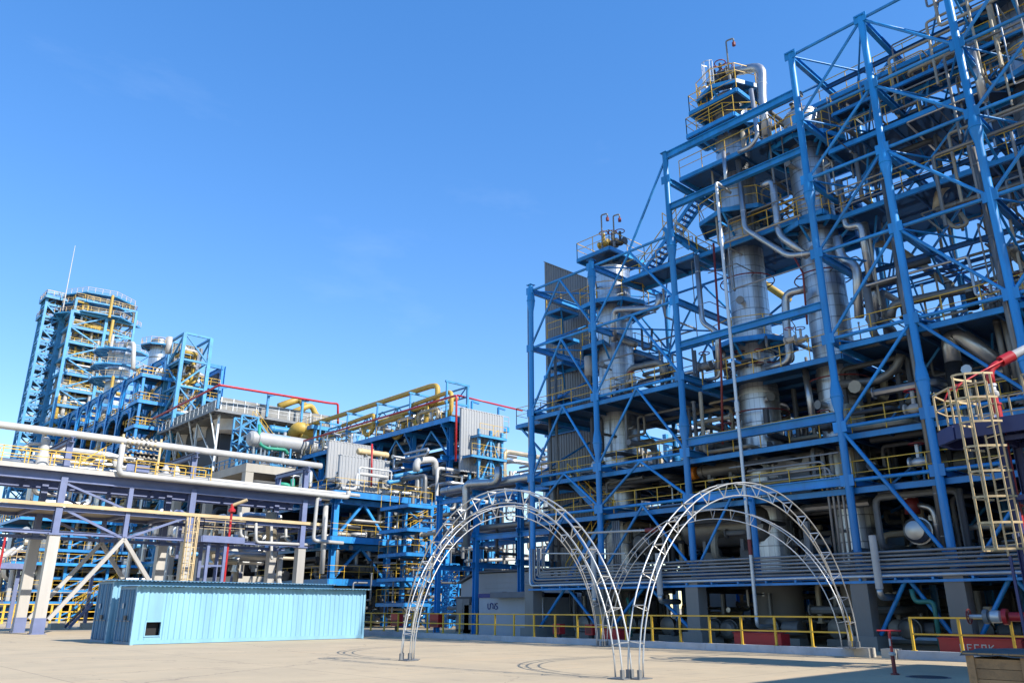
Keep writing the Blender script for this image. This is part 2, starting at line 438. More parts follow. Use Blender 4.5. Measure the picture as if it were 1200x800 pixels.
def stair(parent, p, q, w, m='blue', rail_m='yellow', side=(1, 0, 0)):
    """straight flight from p (low) to q (high): two stringers, treads, handrails"""
    p = Vector(p); q = Vector(q); s = Vector(side).normalized() * w / 2
    for sg in (-1, 1):
        beam(parent, 'stringer', p + s * sg, q + s * sg, m, .06, .24)
    k = max(2, int(abs(q.z - p.z) / .22)); b = MB(); run = Vector((q.x - p.x, q.y - p.y, 0)).normalized()
    for i in range(k):
        c = p.lerp(q, (i + .5) / k)
        b.add([c - s - run * .13, c + s - run * .13, c + s + run * .13, c - s + run * .13], [(0, 1, 2, 3)])
    b.build('treads', m, parent)
    for sg in (-1, 1):
        b = MB(); Z = Vector((0, 0, 1))
        k2 = max(2, int((q - p).length / 1.2))
        for i in range(k2 + 1):
            c = p.lerp(q, i / k2) + s * sg; b.bar(c, c + Z, .04)
        b.bar(p + s * sg + Z, q + s * sg + Z, .045); b.bar(p + s * sg + Z * .5, q + s * sg + Z * .5, .035)
        b.build('handrail', rail_m, parent)

def cage_ladder(parent, base, h, out, m='cream', w=.5, d=.75, cage_from=2.2, hoops=None, t=.045):
    """vertical ladder with safety hoops; out = unit vector away from the wall"""
    base = Vector(base); out = Vector(out).normalized(); s = Vector((-out.y, out.x, 0)); Z = Vector((0, 0, 1))
    for sg in (-1, 1): beam(parent, 'ladder_rail', base + s * sg * w / 2, base + s * sg * w / 2 + Z * h, m, t)
    b = MB(); k = int(h / .3)
    for i in range(1, k): b.bar(base + s * -w / 2 + Z * i * .3, base + s * w / 2 + Z * i * .3, t * .6)
    b.build('rungs', m, parent)
    n = hoops or max(2, int((h - cage_from) / .9) + 1)
    def hp(a): return s * cos(a) * (w * .72) + out * (sin(a) * d if sin(a) > 0 else 0)
    for i in range(n):
        z = cage_from + (h - cage_from) * i / (n - 1)
        c = MB()
        arc = [base + Z * z + hp(pi * j / 10) for j in range(11)]
        for j in range(10): c.bar(arc[j], arc[j + 1], .012, .06)
        c.build('cage_hoop', m, parent)
    for j in (1, 3, 5, 7, 9):
        a = pi * j / 10; beam(parent, 'cage_strip', base + Z * cage_from + hp(a), base + Z * h + hp(a), m, t * .8)

# ================================================================== SETTING: ground, kerb
g = MB().add([(-900, -900, 0), (1500, -900, 0), (1500, 1800, 0), (-900, 1800, 0)], [(0, 1, 2, 3)]).build('ground', 'apron')
structure(g)

KX = 29.3                                   # front face of the kerb
Y_GAP1 = px(1021, 771, X=KX).y; Y_GAP0 = px(1035, 771, X=KX).y
def kerb(y0, y1):
    k = MB()
    L = y1 - y0; n = int(L / 3)
    root = None
    for i in range(n):
        a = y0 + L * i / n; b = y0 + L * (i + 1) / n - .012
        if root is None:
            root = MB().box(KX, KX + .3, a, b, 0, .27).build('kerb', 'kerb_concrete'); structure(root)
        else:
            MB().box(KX, KX + .3, a, b, 0, .27).build('kerb_block', 'kerb_concrete', root)
    return root
kerb(Y_GAP1 + .55, 64)
kerb(-6, Y_GAP0 - .5)
for y0, y1, lab in ((Y_GAP1, Y_GAP1 + .55, 'pale concrete block under the right foot of the white arches'),
                    (Y_GAP0 - .5, Y_GAP0, 'sunlit pale concrete block beside the red standpipe')):
    b = MB().box(KX - .12, KX + .42, y0, y1 - .006, 0, .31)
    tag(b.build('concrete_block', 'pale_concrete'), lab, 'block')

# ------------------------------------------------------------------ yellow guard railing on the kerb
def guard_rail(y0, y1, lab):
    t = thing('guard_railing', lab, 'railing', (KX + .15, y0, .27), 'yellow railings on the kerb')
    n = max(1, round((y1 - y0) / 1.5)); x = KX + .15
    for i in range(n + 1):
        y = y0 + (y1 - y0) * i / n
        beam(t, 'post', (x, y, .27), (x, y, 1.30), 'yellow', .075)
        beam(t, 'base_plate', (x, y, .271), (x, y, .287), 'yellow', .16)
    beam(t, 'top_rail', (x, y0 - .03, 1.325), (x, y1 + .03, 1.325), 'yellow', .075, .055)
    beam(t, 'middle_rail', (x - .045, y0, .80), (x - .045, y1, .80), 'yellow', .02, .055)
guard_rail(Y_GAP1 + .7, 63, 'long yellow guard railing on the kerb behind the white arches')
guard_rail(-5, px(1064, 725, X=KX).y, 'yellow guard railing on the kerb behind the wooden crate')

# ------------------------------------------------------------------ two blue shipping containers
def container(x0, x1, y0, y1, h, label, vent, roof_over):
    t = thing('shipping_container', label, 'container', (x0, y0, 0), 'shipping containers')
    e = .09
    # frame
    for xx in (x0, x1 - .14):
        for yy in (y0, y1 - .14):
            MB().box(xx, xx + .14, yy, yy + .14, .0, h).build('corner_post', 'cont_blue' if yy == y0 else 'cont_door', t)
    for yy in (y0 + .02, y1 - .12):
        MB().box(x0 + .14, x1 - .14, yy, yy + .1, .02, .2).build('bottom_rail', 'cont_blue', t)
        MB().box(x0 + .14, x1 - .14, yy, yy + .1, h - .1, h - .003).build('top_rail', 'cont_blue', t)
    vx0, vx1, vz0, vz1 = vent if vent else (0, 0, 0, 0)
    segs = [(x0 + .14, x1 - .14)]
    if vent:
        corr_wall(t, 'side_panel', (x0 + .14, y0 + .06), (vx0, y0 + .06), .2, h - .1, 'cont_blue', .28, .036)
        corr_wall(t, 'side_panel', (vx1, y0 + .06), (x1 - .14, y0 + .06), .2, h - .1, 'cont_blue', .28, .036)
        MB().box(vx0, vx1, y0 + .04, y0 + .08, .2, vz0).build('side_panel', 'cont_blue', t)
        MB().box(vx0, vx1, y0 + .04, y0 + .08, vz1, h - .1).build('side_panel', 'cont_blue', t)
        v = MB().box(vx0, vx1, y0 + .35, y0 + .4, vz0, vz1).build('vent_opening', 'black', t)
        fr = MB()
        for a in ((vx0 - .05, vx1 + .05, vz0 - .05, vz0), (vx0 - .05, vx1 + .05, vz1, vz1 + .05), (vx0 - .05, vx0, vz0, vz1), (vx1, vx1 + .05, vz0, vz1)):
            fr.box(a[0], a[1], y0 + .0, y0 + .06, a[2], a[3])
        fr.build('vent_frame', 'cont_blue', v)
    else:
        corr_wall(t, 'side_panel', (x0 + .14, y0 + .06), (x1 - .14, y0 + .06), .2, h - .1, 'cont_blue', .28, .036)
    corr_wall(t, 'side_panel', (x1 - .14, y1 - .06), (x0 + .14, y1 - .06), .2, h - .1, 'cont_blue', .28, .036)
    corr_wall(t, 'end_panel', (x1 - .06, y0 + .14), (x1 - .06, y1 - .14), .2, h - .1, 'cont_blue', .28, .036)
    MB().box(x0 + .05, x1 - .05, y0 + .05, y1 - .05, .12, .2).build('floor', 'dark_steel', t)
    # doors on the -X end
    ym = (y0 + y1) / 2
    for a, b in ((y0 + .15, ym - .008), (ym + .008, y1 - .15)):
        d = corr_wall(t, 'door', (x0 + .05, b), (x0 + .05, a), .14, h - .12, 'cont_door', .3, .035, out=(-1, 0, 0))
        for f in (.25, .75):
            yy = a + (b - a) * f
            MB().rod((x0 - .03, yy, .12), (x0 - .03, yy, h - .1), .022, 8).build('locking_bar', 'cont_door', d)
            MB().box(x0 - .075, x0 - .045, yy - .04, yy + .04 + .22, 1.02, 1.07).build('handle', 'grey_steel', d)
        for z in (.4, 1.0, 1.7, h - .4): MB().box(x0 - .02, x0 + .03, (a if a == y0 + .15 else b) - .06, (a if a == y0 + .15 else b) + .06, z, z + .12).build('hinge', 'cont_door', d)
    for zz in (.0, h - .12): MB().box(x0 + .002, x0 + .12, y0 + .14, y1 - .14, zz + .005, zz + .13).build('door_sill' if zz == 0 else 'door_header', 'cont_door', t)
    MB().box(x0 - .09, x0 - .04, ym - .35, ym - .05, 1.1, 1.3).build('lock_box', 'dark_steel', t)
    lb = MB().box(x0 - .02, x0 - .006, y0 + 1.65 - .12, y0 + 1.65 + .12, 1.62, 1.85).build('door_sticker', 'white_paint', t)
    # corrugated roofing sheet with an overhanging eave
    over, rise = roof_over
    ra, rb = y0 - over, y1 + .1; xa, xb = x0 - .12, x1 + .12; z = h + .03
    n = int((xb - xa) / .2); b = MB(); prof = []
    for i in range(n):
        w = (xb - xa) / n; s0 = xa + w * i
        prof += [(s0, 0), (s0 + w * .3, .0), (s0 + w * .5, .045), (s0 + w * .8, .045)]
    prof.append((xb, 0))
    for s0, e0 in prof: b.v += [Vector((s0, ra, z + e0)), Vector((s0, rb, z + e0 + rise)), Vector((s0, ra, z + e0 - .012)), Vector((s0, rb, z + e0 + rise - .012))]
    for i in range(len(prof) - 1):
        b.f += [(4 * i, 4 * i + 4, 4 * i + 5, 4 * i + 1), (4 * i + 2, 4 * i + 3, 4 * i + 7, 4 * i + 6), (4 * i, 4 * i + 2, 4 * i + 6, 4 * i + 4)]
    b.build('roof_sheet', 'cont_blue', t)
    for xx in [x0 + (x1 - x0) * k / 6 for k in range(7)]: MB().box(xx - .03, xx + .03, ra + .05, rb - .05, h + .002, h + .026).build('roof_batten', 'grey_steel', t)
    return t
c0 = px(152, 755, Z=0); CY = 40.9; CX0 = px(152, 755, Y=CY).x; CX1 = px(426, 746, Y=CY).x
CH = px(161, 687, Y=CY).z
container(CX0, CX1, CY, CY + 2.44, CH, 'sky blue shipping container with a black square vent, nearest of the two', (CX0 + .62, CX0 + 1.3, .40, 1.0), (.34, .05))
BY = CY + 3.25; BX0 = px(112, 700, Y=BY + 1.2).x
container(CX0 - .1, px(388, 700, Y=BY).x, BY, BY + 2.44, CH + .32, 'blue shipping container standing behind the one with the vent', None, (.34, .05))

# ------------------------------------------------------------------ pavilion of four white truss arches
AP = {1: Vector((16.45, 23.2, 0)), 2: Vector((16.15, 13.3, 0)), 3: Vector((28.95, 25.4, 0)), 4: Vector((29.1, 13.75, .31))}
def truss_arch(pa, pb, h, label, side, lift):
    A = Vector(pa); B = Vector(pb); ax = (B - A); ax.z = 0; ax.normalize(); nrm = Vector((-ax.y, ax.x, 0)) * side
    A = A + ax * .12; B = B - ax * .12
    t = thing('truss_arch', label, 'arch', tuple((A + B) / 2), 'white truss arches')
    mid = (A + B) / 2; half = (B - A) / 2
    N = 40; dep = .38; wid = .17
    def pt(u, inn, off):
        c, s = cos(u), sin(u); L = half.length
        n2 = Vector((c / L, s / h)); n2.normalize()
        p = mid + half.normalized() * (-c * (L - 0)) + Vector((0, 0, h * s))
        p -= (half.normalized() * (-n2.x) + Vector((0, 0, n2.y))) * inn
        return p + nrm * off
    us = [pi * i / N for i in range(N + 1)]
    chords = ((0, wid), (0, -wid), (dep, 0))
    for inn, off in chords:
        p = [pt(u, inn, off) for u in us]
        MB().sweep(p, .022, 7).build('chord', 'alu', t, True)
    NB = 19; ts = [pi * i / NB for i in range(NB + 1)]
    tan_ = Vector((0, 0, 0))
    for i, u in enumerate(ts):
        a3 = [pt(u, -.012, wid + .012), pt(u, -.012, -wid - .012), pt(u, dep + .012, 0)]
        nn_ = (a3[1] - a3[0]).cross(a3[2] - a3[0]).normalized() * .007
        w_ = .045
        mb = MB()
        for p_, q_ in ((0, 1), (1, 2), (2, 0)):
            mb.bar(a3[p_], a3[q_], .042 if p_ == 0 else .03, .012, up=tuple(nn_.normalized()))
        mb.build('cross_frame', 'alu', t)
        if False:
            v = ts[i + 1]; beam(t, 'strut', pt(u, dep, 0), pt(v, 0, wid if i % 4 < 2 else -wid), 'alu', .02)
    for e, P in ((0, A), (pi, B)):
        s = 1 if e == 0 else -1
        c = P + ax * s * dep / 2
        b = MB().bar(c - ax * .27 + Vector((0, 0, .014)), c + ax * .27 + Vector((0, 0, .014)), .44, .022)
        b.build('base_plate', 'grey_steel', t)
        for k in (-1, 1): MB().bar(P + nrm * wid * k + Vector((0, 0, .02)), P + nrm * wid * k + Vector((0, 0, .22)), .10, .07).build('foot_bracket', 'grey_steel', t)
    return t
A_ = AP
truss_arch(A_[1], A_[2], 5.05, 'white truss arch facing the camera, left one springing from the front middle foot', 1, 0)
truss_arch(A_[2], A_[4], 5.22, 'tall bright white truss arch, right one springing from the front middle foot', 1, 0)
truss_arch(A_[1], A_[3], 5.6, 'white truss arch running back from the leftmost foot to the kerb', -1, 0)
truss_arch(A_[3], A_[4], 5.4, 'rearmost white truss arch standing along the kerb and yellow railing', -1, 0)

# ------------------------------------------------------------------ red standpipe, manhole, crate
sp = px(1049, 790, Z=0)
t = thing('standpipe', 'slim red standpipe with a T handle in front of the kerb gap', 'standpipe', sp)
MB().rod(sp, sp + Vector((0, 0, .5)), .05, 12).build('lower_pipe', 'dark_red', t, 'auto')
MB().rod(sp + Vector((0, 0, .5)), sp + Vector((0, 0, 1.06)), .036, 12).build('upper_pipe', 'red', t, 'auto')
MB().lathe(sp + Vector((0, 0, .46)), [(.05, 0), (.085, .01), (.09, .03), (.09, .07), (.05, .09)], 14).build('white_collar', 'white_paint', t, 'auto')
MB().box(sp.x - .05, sp.x - .038, sp.y - .022, sp.y + .022, .70, .88).build('tag_plate', 'white_paint', t)
MB().rod(sp + Vector((-.18, .24, 1.075)), sp + Vector((.18, -.24, 1.075)), .022, 10).build('handle', 'red', t, 'auto')
MB().lathe(sp, [(.11, 0), (.11, .03), (.07, .04)], 14).build('flange', 'dark_red', t)
mh = px(1088, 793, Z=0)
t = thing('manhole', 'round dark manhole cover in the shaded concrete', 'manhole', mh)
MB().lathe(mh + Vector((0, 0, .004)), [(.44, 0), (.44, .012), (.40, .016), (.36, .012), (.34, .016), (.05, .016)], 32).build('cover', 'dark_steel', t)
MB().lathe(mh + Vector((0, 0, .002)), [(.52, 0), (.52, .006), (.45, .008)], 32).build('ring', 'grey_steel', t)

_c = px(1131, 764, Z=1.0); CRX, CRY, CRZ = _c.x, _c.y, 1.0
t = thing('wooden_crate', 'weathered plank crate covered with dark roofing felt in the right corner', 'crate', (CRX, CRY - 1, 0))
rnd = random.Random(5)
for fx, nm in ((CRX, -1), (CRX + 1.3, 1)):
    for i in range(6):
        z0 = .06 + i * .145
        MB().box(fx - .014, fx + .014, CRY - 2.1, CRY - rnd.uniform(0, .015), z0, z0 + .138).build('plank', 'wood', t)
for fy in (CRY, CRY - 2.1):
    for i in range(6):
        z0 = .06 + i * .145
        MB().box(CRX + .016, CRX + 1.284, fy - .03, fy - .004, z0, z0 + .138).build('plank', 'wood', t)
for yy in (CRY - .06, CRY - .80, CRY - 1.5, CRY - 2.04):
    MB().box(CRX - .045, CRX - .016, yy - .06, yy + .05, .03, CRZ - .03).build('post', 'wood', t)
for k in range(10):
    y1 = CRY + .03 - k * .215
    MB().box(CRX - .05, CRX + 1.35, y1 - .208, y1, CRZ - .022, CRZ + .002).build('lid_plank', 'wood', t)
b = MB(); NX, NY = 8, 12
for i in range(NX + 1):
    for j in range(NY + 1):
        x = CRX - .10 + 1.5 * i / NX; y = CRY + .06 - 2.2 * j / NY
        z = CRZ + .02 + .018 * sin(7 * x + 5 * y) + rnd.uniform(-.004, .004)
        if i == 0: z = CRZ - .03 + rnd.uniform(-.02, .01); x += .015
        b.v.append(Vector((x, y, z)))
for i in range(NX):
    for j in range(NY):
        a = i * (NY + 1) + j; b.f.append((a, a + 1, a + NY + 2, a + NY + 1))
b.build('felt_cover', 'tarp', t, True)

# ------------------------------------------------------------------ fire monitor tower at the right edge
def fire_tower():
    TX, TY = 26.6, 6.35
    t = thing('fire_monitor_tower', 'dark purple fire monitor tower with a cream caged ladder at the right edge', 'tower', (TX, TY, 0))
    zp = px(1120, 505, X=26.6).z
    for dx, dy in ((-.75, .75), (.75, .75), (-.75, -.75), (.75, -.75)):
        beam(t, 'leg', (TX + dx, TY + dy, .02), (TX + dx, TY + dy, zp - .3), 'dark_purple', .22, .22, 'i')
        beam(t, 'base_plate', (TX + dx, TY + dy, .001), (TX + dx, TY + dy, .02), 'dark_purple', .45)
    for z in (1.2, 2.9, 4.6, 6.3):
        for a, b in (((-.75, -.75), (-.75, .75)), ((.75, -.75), (.75, .75)), ((-.75, .75), (.75, .75)), ((-.75, -.75), (.75, -.75))):
            beam(t, 'tie', (TX + a[0], TY + a[1], z), (TX + b[0], TY + b[1], z), 'dark_purple', .10, .14)
    y0, y1 = TY - 2.0, px(1104, 490, X=26.6).y
    # platform with a chamfered nose
    x0, x1 = TX - 1.15, TX + 1.15
    poly = [(x0, y0), (x1, y0), (x1, y1 - .7), (x1 - .7, y1), (x0 + .7, y1), (x0, y1 - .7)]
    MB().add([(x, y, zp) for x, y in poly] + [(x, y, zp - .06) for x, y in poly], [(0, 1, 2, 3, 4, 5), (11, 10, 9, 8, 7, 6)] + [(i, i + 6, (i + 1) % 6 + 6, (i + 1) % 6) for i in range(6)]).build('platform_deck', 'dark_purple', t)
    for i in range(6):
        a, b = poly[i], poly[(i + 1) % 6]
        beam(t, 'edge_beam', (*a, zp - .27), (*b, zp - .27), 'dark_purple', .16, .40)
    for yy in (TY + .75, TY - .75): beam(t, 'cross_beam', (x0 + .1, yy, zp - .3), (x1 - .1, yy, zp - .3), 'dark_purple', .18, .34, 'i')
    railing(t, [(x0, y1 - 1.75, zp), (x0, y1 - .7, zp), (x0 + .7, y1, zp), (x1 - .7, y1, zp), (x1, y1 - .7, zp), (x1, y0, zp)], 'cream', 1.1, 1.0, .05)
    railing(t, [(x0, TY - .2, zp), (x0, y0, zp)], 'cream', 1.1, 1.0, .05)
    MB().box(x0 + .1, x0 + 1.2, y0 + .1, TY - .9, zp + .05, zp + .34).build('cabinet', 'purple', t)
    # ladder, its cage bulging towards the apron
    lb = Vector((TX - 1.32, TY + .75, 3.0))
    cage_ladder(t, lb, zp - 1.8, (-.82, .57, 0), 'cream', .62, .95, .15, hoops=8, t=.05)
    for s in (-1, 1): beam(t, 'ladder_rail', lb + Vector((-.57, -.82, 0)) * .26 * s - Vector((0, 0, 2.95)), lb + Vector((-.57, -.82, 0)) * .26 * s, 'dark_purple', .07)
    for z in (.5, 2.4, 3.9): beam(t, 'ladder_bracket', lb + Vector((.02, .0, z)), (TX - .75, TY + .75, z + 3.1), 'purple', .06, .12)
    # riser pipe
    rx = TX - .25; ry = px(1168, 480, X=rx).y
    MB().rod((rx, ry, .3), (rx, ry, zp + .55), .13, 14).build('riser_pipe', 'red', t, 'auto')
    for z in (2.2, 4.4, 6.6): MB().rod((rx, ry, z), (rx, ry, z + .06), .19, 14).build('riser_flange', 'red', t)
    return t, Vector((rx, ry, zp + .55)), TX, TY
_, MON, FTX, FTY = fire_tower()
t = thing('water_cannon', 'red water cannon with a white barrel on the purple tower', 'water cannon', MON)
MB().lathe(MON, [(.16, 0), (.16, .05), (.10, .06), (.10, .25)], 14).build('base_flange', 'red', t, 'auto')
MB().lathe(MON + Vector((0, 0, .25)), [(.12, 0), (.15, .05), (.15, .14), (.12, .18)], 14).build('swivel', 'white_paint', t, 'auto')
MB().lathe(MON + Vector((0, 0, .45)), [(.10, 0), (.10, .12), (.13, .13), (.13, .2), (.10, .21)], 14).build('valve_collar', 'galv', t, 'auto')
up1 = MON + Vector((0, 0, .66))
bd = Vector((.60, -.62, .42)).normalized()      # barrel direction
pipe(t, 'elbow', [up1, up1 + Vector((0, 0, .45)), up1 + Vector((0, 0, .5)) + bd * .5], .115, 'red', 14, .25)
b0 = up1 + Vector((0, 0, .5)) + bd * .45
MB().rod(b0, b0 + bd * .42, .17, 16).build('coupling', 'red', t, 'auto')
MB().rod(b0 + bd * .42, b0 + bd * 2.6, .135, 16, .10).build('barrel', 'white_paint', t, 'auto')
for s in (-1, 1):
    sd = Vector((.70, .71, 0)) * .14 * s
    pipe(t, 'tiller', [b0 + sd, b0 + sd * 1.2 - bd * .9, b0 + sd * 2.2 - bd * 1.75 + Vector((0, 0, -.05)), b0 + sd * 2.2 - bd * 1.9 + Vector((0, 0, -.3))], .026, 'red', 8, .2)
MB().rod(b0 + Vector((.22, .22, 0)) - bd * 1.8, b0 - Vector((.22, .22, 0)) - bd * 1.8, .022, 8).build('tiller_bar', 'red', t)
# supply branch with a valve at waist height
vz = px(1150, 722, X=26.2).z; vy = px(1180, 722, X=26.2).y
t = thing('fire_main_branch', 'red water branch with a valve and handwheel at the purple tower', 'pipe', (26.3, vy, 0))
MB().rod((26.3, FTY - 2.0, vz), (26.3, vy - .05, vz), .13, 14).build('pipe_run', 'red', t, 'auto')
MB().rod((26.3, vy + .0, vz), (26.3, vy + .12, vz), .22, 16).build('flange', 'red', t, 'auto')
MB().lathe((26.3, vy + .12, vz), [(.10, 0), (.17, .08), (.17, .3), (.10, .38)], 16, 'Y').build('valve_body', 'galv', t, 'auto')
MB().rod((26.3, vy + .5, vz), (26.3, vy + .62, vz), .20, 16).build('flange', 'grey_steel', t, 'auto')
MB().rod((26.3, vy + .62, vz), (26.3, vy + 1.0, vz), .06, 10).build('stem', 'galv', t, 'auto')
hw = MB().sweep([Vector((26.3 + cos(2 * pi * i / 20) * .2, vy + 1.02, vz + sin(2 * pi * i / 20) * .2)) for i in range(20)], .022, 6, closed=True)
for i in range(3): hw.rod((26.3 - cos(pi * i / 3) * .2, vy + 1.02, vz - sin(pi * i / 3) * .2), (26.3 + cos(pi * i / 3) * .2, vy + 1.02, vz + sin(pi * i / 3) * .2), .014, 5)
hw.build('handwheel', 'dark_red', t, True)
beam(t, 'support_leg', (26.3, vy - .4, .0), (26.3, vy - .4, vz - .1), 'dark_purple', .12)

# ------------------------------------------------------------------ unseen building, added outside the frame to shade the lower right of the apron
t = thing('shade_building', 'low tan building out of view to the right, added to cast its shadow', 'building', (24, -6, 0))
MB().box(16.5, 29.6, -13, -1.75, 0, 9.7).build('wall', 'brick_tan', t)
MB().box(16.3, 29.8, -13.2, -1.6, 9.7, 10).build('roof', 'roof_grey', t)
for i in range(5):
    MB().box(17.2 + i * 2.4, 18.8 + i * 2.4, -1.77, -1.72, 2, 4).build('window', 'glass', t)
    MB().box(17.2 + i * 2.4, 18.8 + i * 2.4, -1.77, -1.72, 6, 8).build('window', 'glass', t)

# ================================================================== BLUE PROCESS STRUCTURE ON THE RIGHT
FX, BX = 34.0, 41.5
CY_ = {'F': 35.1, 'E': 29.7, 'D': 23.7, 'C': 15.45, 'B': 11.75, 'A': 7.95, 'G': 4.2, 'H': 0.4}
TOP = {'F': 22.0, 'E': 22.0, 'D': 26.85, 'C': 29.0, 'B': 29.0, 'A': 29.0, 'G': 29.0, 'H': 29.0}
LV = [3.25, 6.85, 9.2, 13.3, 17.6, 21.6, 25.1, 28.9]
RS = thing('steel_process_structure', 'tall open blue steel frame of columns, braces and platforms on the right', 'structure', (FX, 18, 0))
def flared(x, y, z0, z1, m='blue', r=.17):
    prof = [(r, z0)]
    for zs in (10.6, 20.9):
        if z0 < zs - .6 and z1 > zs + .8:
            prof += [(r, zs - .75), (r * 1.55, zs - .2), (r * 1.55, zs - .05), (r * 1.7, zs - .04), (r * 1.7, zs + .04), (r * 1.55, zs + .05), (r * 1.55, zs + .2), (r, zs + .75)]
    prof.append((r, z1))
    o = MB().lathe((x, y, 0), prof, 12).build('column', m, RS, 'auto')
    MB().box(x - r * 1.3, x + r * 1.3, y - r * 1.3, y + r * 1.3, z1, z1 + .03).build('cap_plate', m, RS)
    return o
for k, y in CY_.items():
    flared(FX, y, 2.95, TOP[k])
    flared(BX, y, 0, TOP[k])
    # concrete pillar and plinth under the front columns
    pl = MB().box(FX - .36, FX + .36, y - .36, y + .36, .55, 2.95).build('concrete_pillar', 'concrete', RS)
    MB().box(FX - .55, FX + .55, y - .55, y + .55, 0, .55).build('plinth', 'concrete', RS)
    for X2, zt in ((49, 13.2), (56, 9.1)):
        beam(RS, 'column', (X2, y, 0), (X2, y, zt), 'blue', .35, .35, 'i')
order = ['F', 'E', 'D', 'C', 'B', 'A', 'G', 'H']
def node(k, z, X=FX): return Vector((X, CY_[k], z))
def tubeb(name, p, q, d=.15, m='blue'):
    d *= .86; return beam(RS, name, p, q, m, d, d, 'tube')
def gusset(k, z, X=FX):
    c = node(k, z, X); MB().box(c.x - .02, c.x + .02, c.y - .30, c.y + .30, c.z - .24, c.z + .24).build('gusset_plate', 'blue', RS)
for X in (FX, BX):
    fr = X == FX
    for a, b in zip(order[:-1], order[1:]):
        zt = min(TOP[a], TOP[b])
        lv = [z for z in LV if z <= zt + .2]
        chev = a in 'FE'
        for i, z in enumerate(lv):
            if a == 'D' and fr:
                continue
            tubeb('horizontal', node(a, z, X), node(b, z, X), .19)
            mid = (node(a, z, X) + node(b, z, X)) / 2
            if chev:
                if i > 0:
                    for k in (a, b): tubeb('brace', node(k, lv[i - 1] + .1, X), mid - Vector((0, 0, .05)), .17)
            elif i > 0 and a != 'D':
                hi, lo = (b, a) if order.index(b) % 2 == 0 else (a, b)      # zigzag: high at every second column
                if z > 9.3 or not fr: tubeb('brace', node(lo, lv[i - 1], X), node(hi, z, X), .17)
            elif a == 'D' and i > 0:
                hi, lo = ('C', 'D') if i % 2 else ('D', 'C'); tubeb('brace', node(lo, lv[i - 1], X), node(hi, z, X), .17)
        if fr and a != 'D':                               # inverted V below the pipe shelf
            mid = Vector((FX, (CY_[a] + CY_[b]) / 2, 2.8))
            for k in (a, b): tubeb('knee_brace', Vector((FX + .1, CY_[k] + (-.45 if k == a else .45), .6)), mid, .2)
    for k in order:
        if fr:
            for z in LV[1:]:
                if z <= TOP[k] + .2: gusset(k, z, X - .12)
tubeb('brace', node('C', 9.1), node('B', 3.3), .2); tubeb('brace', Vector((FX, 10.9, 3.3)), node('A', 6.9), .17); tubeb('brace', node('G', 3.3), node('A', 9.1), .17)
# main girders of the wide bay between the third and fourth columns
for z, h in ((26.65, .42), (23.3, .36), (15.0, .36), (9.7, .42), (6.85, .4)):
    beam(RS, 'girder', node('D', z), node('C', z), 'blue', .26, h, 'i')
tubeb('brace', node('D', 3.2), Vector((FX, 21.3, 6.7))); tubeb('brace', Vector((FX, 20.2, 3.0)), Vector((FX, 20.2, 6.8)), .34)
tubeb('brace', node('D', 26.8), Vector((FX + 3.5, 15.6, 29.0)), .14); tubeb('brace', Vector((FX, 26.7, 21.7)), node('D', 26.5), .17)
# beams through the depth and plan bracing
for k in order:
    for z in LV:
        if z <= TOP[k] + .2:
            beam(RS, 'cross_girder', node(k, z), node(k, z, BX), 'blue', .22, .36, 'i')
            if z < 13.4: beam(RS, 'cross_girder', node(k, z, BX), node(k, z, 49 if z > 9.3 else 56), 'blue', .22, .36, 'i')
for a, b in (('C', 'B'), ('B', 'A'), ('A', 'G'), ('F', 'E'), ('E', 'D')):
    for z in LV[3:]:
        if z <= min(TOP[a], TOP[b]) + .2:
            tubeb('plan_brace', node(a, z - .02), node(b, z - .02, BX), .12)
            tubeb('plan_brace', node(b, z - .05, BX - .1) if False else node(a, z - .05, BX), node(b, z - .05), .12)
# end frame diagonals seen through the structure
for lo, hi in zip(LV[1:-3], LV[2:-2]): tubeb('brace', node('F', lo), node('F', hi, BX), .15)
for lo, hi in zip(LV[2:-1], LV[3:]): tubeb('brace', node('A', lo, BX), node('A', hi), .13)

# decks: (x0,x1,y0,y1,z,railed sides,material)
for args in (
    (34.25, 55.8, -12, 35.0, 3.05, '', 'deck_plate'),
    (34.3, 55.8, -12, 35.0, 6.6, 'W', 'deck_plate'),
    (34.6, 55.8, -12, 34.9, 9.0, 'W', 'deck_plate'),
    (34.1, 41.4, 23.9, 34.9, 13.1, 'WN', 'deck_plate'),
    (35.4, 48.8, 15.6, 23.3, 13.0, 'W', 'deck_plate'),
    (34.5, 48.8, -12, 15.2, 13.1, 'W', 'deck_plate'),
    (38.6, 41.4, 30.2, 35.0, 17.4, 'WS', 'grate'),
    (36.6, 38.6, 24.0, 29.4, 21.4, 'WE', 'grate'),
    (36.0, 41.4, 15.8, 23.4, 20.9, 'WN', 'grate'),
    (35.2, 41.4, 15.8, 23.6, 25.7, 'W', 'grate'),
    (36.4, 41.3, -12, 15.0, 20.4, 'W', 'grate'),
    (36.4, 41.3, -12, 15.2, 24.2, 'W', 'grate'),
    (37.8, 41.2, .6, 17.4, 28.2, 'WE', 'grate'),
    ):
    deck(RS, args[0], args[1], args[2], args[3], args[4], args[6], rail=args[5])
for y in (-3.4, -7.2, -11):
    for X2 in (FX, BX, 49): beam(RS, 'column', (X2, y, 0), (X2, y, 25), 'blue', .34, .34, 'tube')
# cantilever platform on the left edge of the frame
deck(RS, 35.0, 38.0, 35.3, 37.6, 13.1, 'deck_plate', rail='WNS')
beam(RS, 'bracket', (35.2, 35.2, 10.8), (35.2, 37.4, 12.9), 'blue', .12)
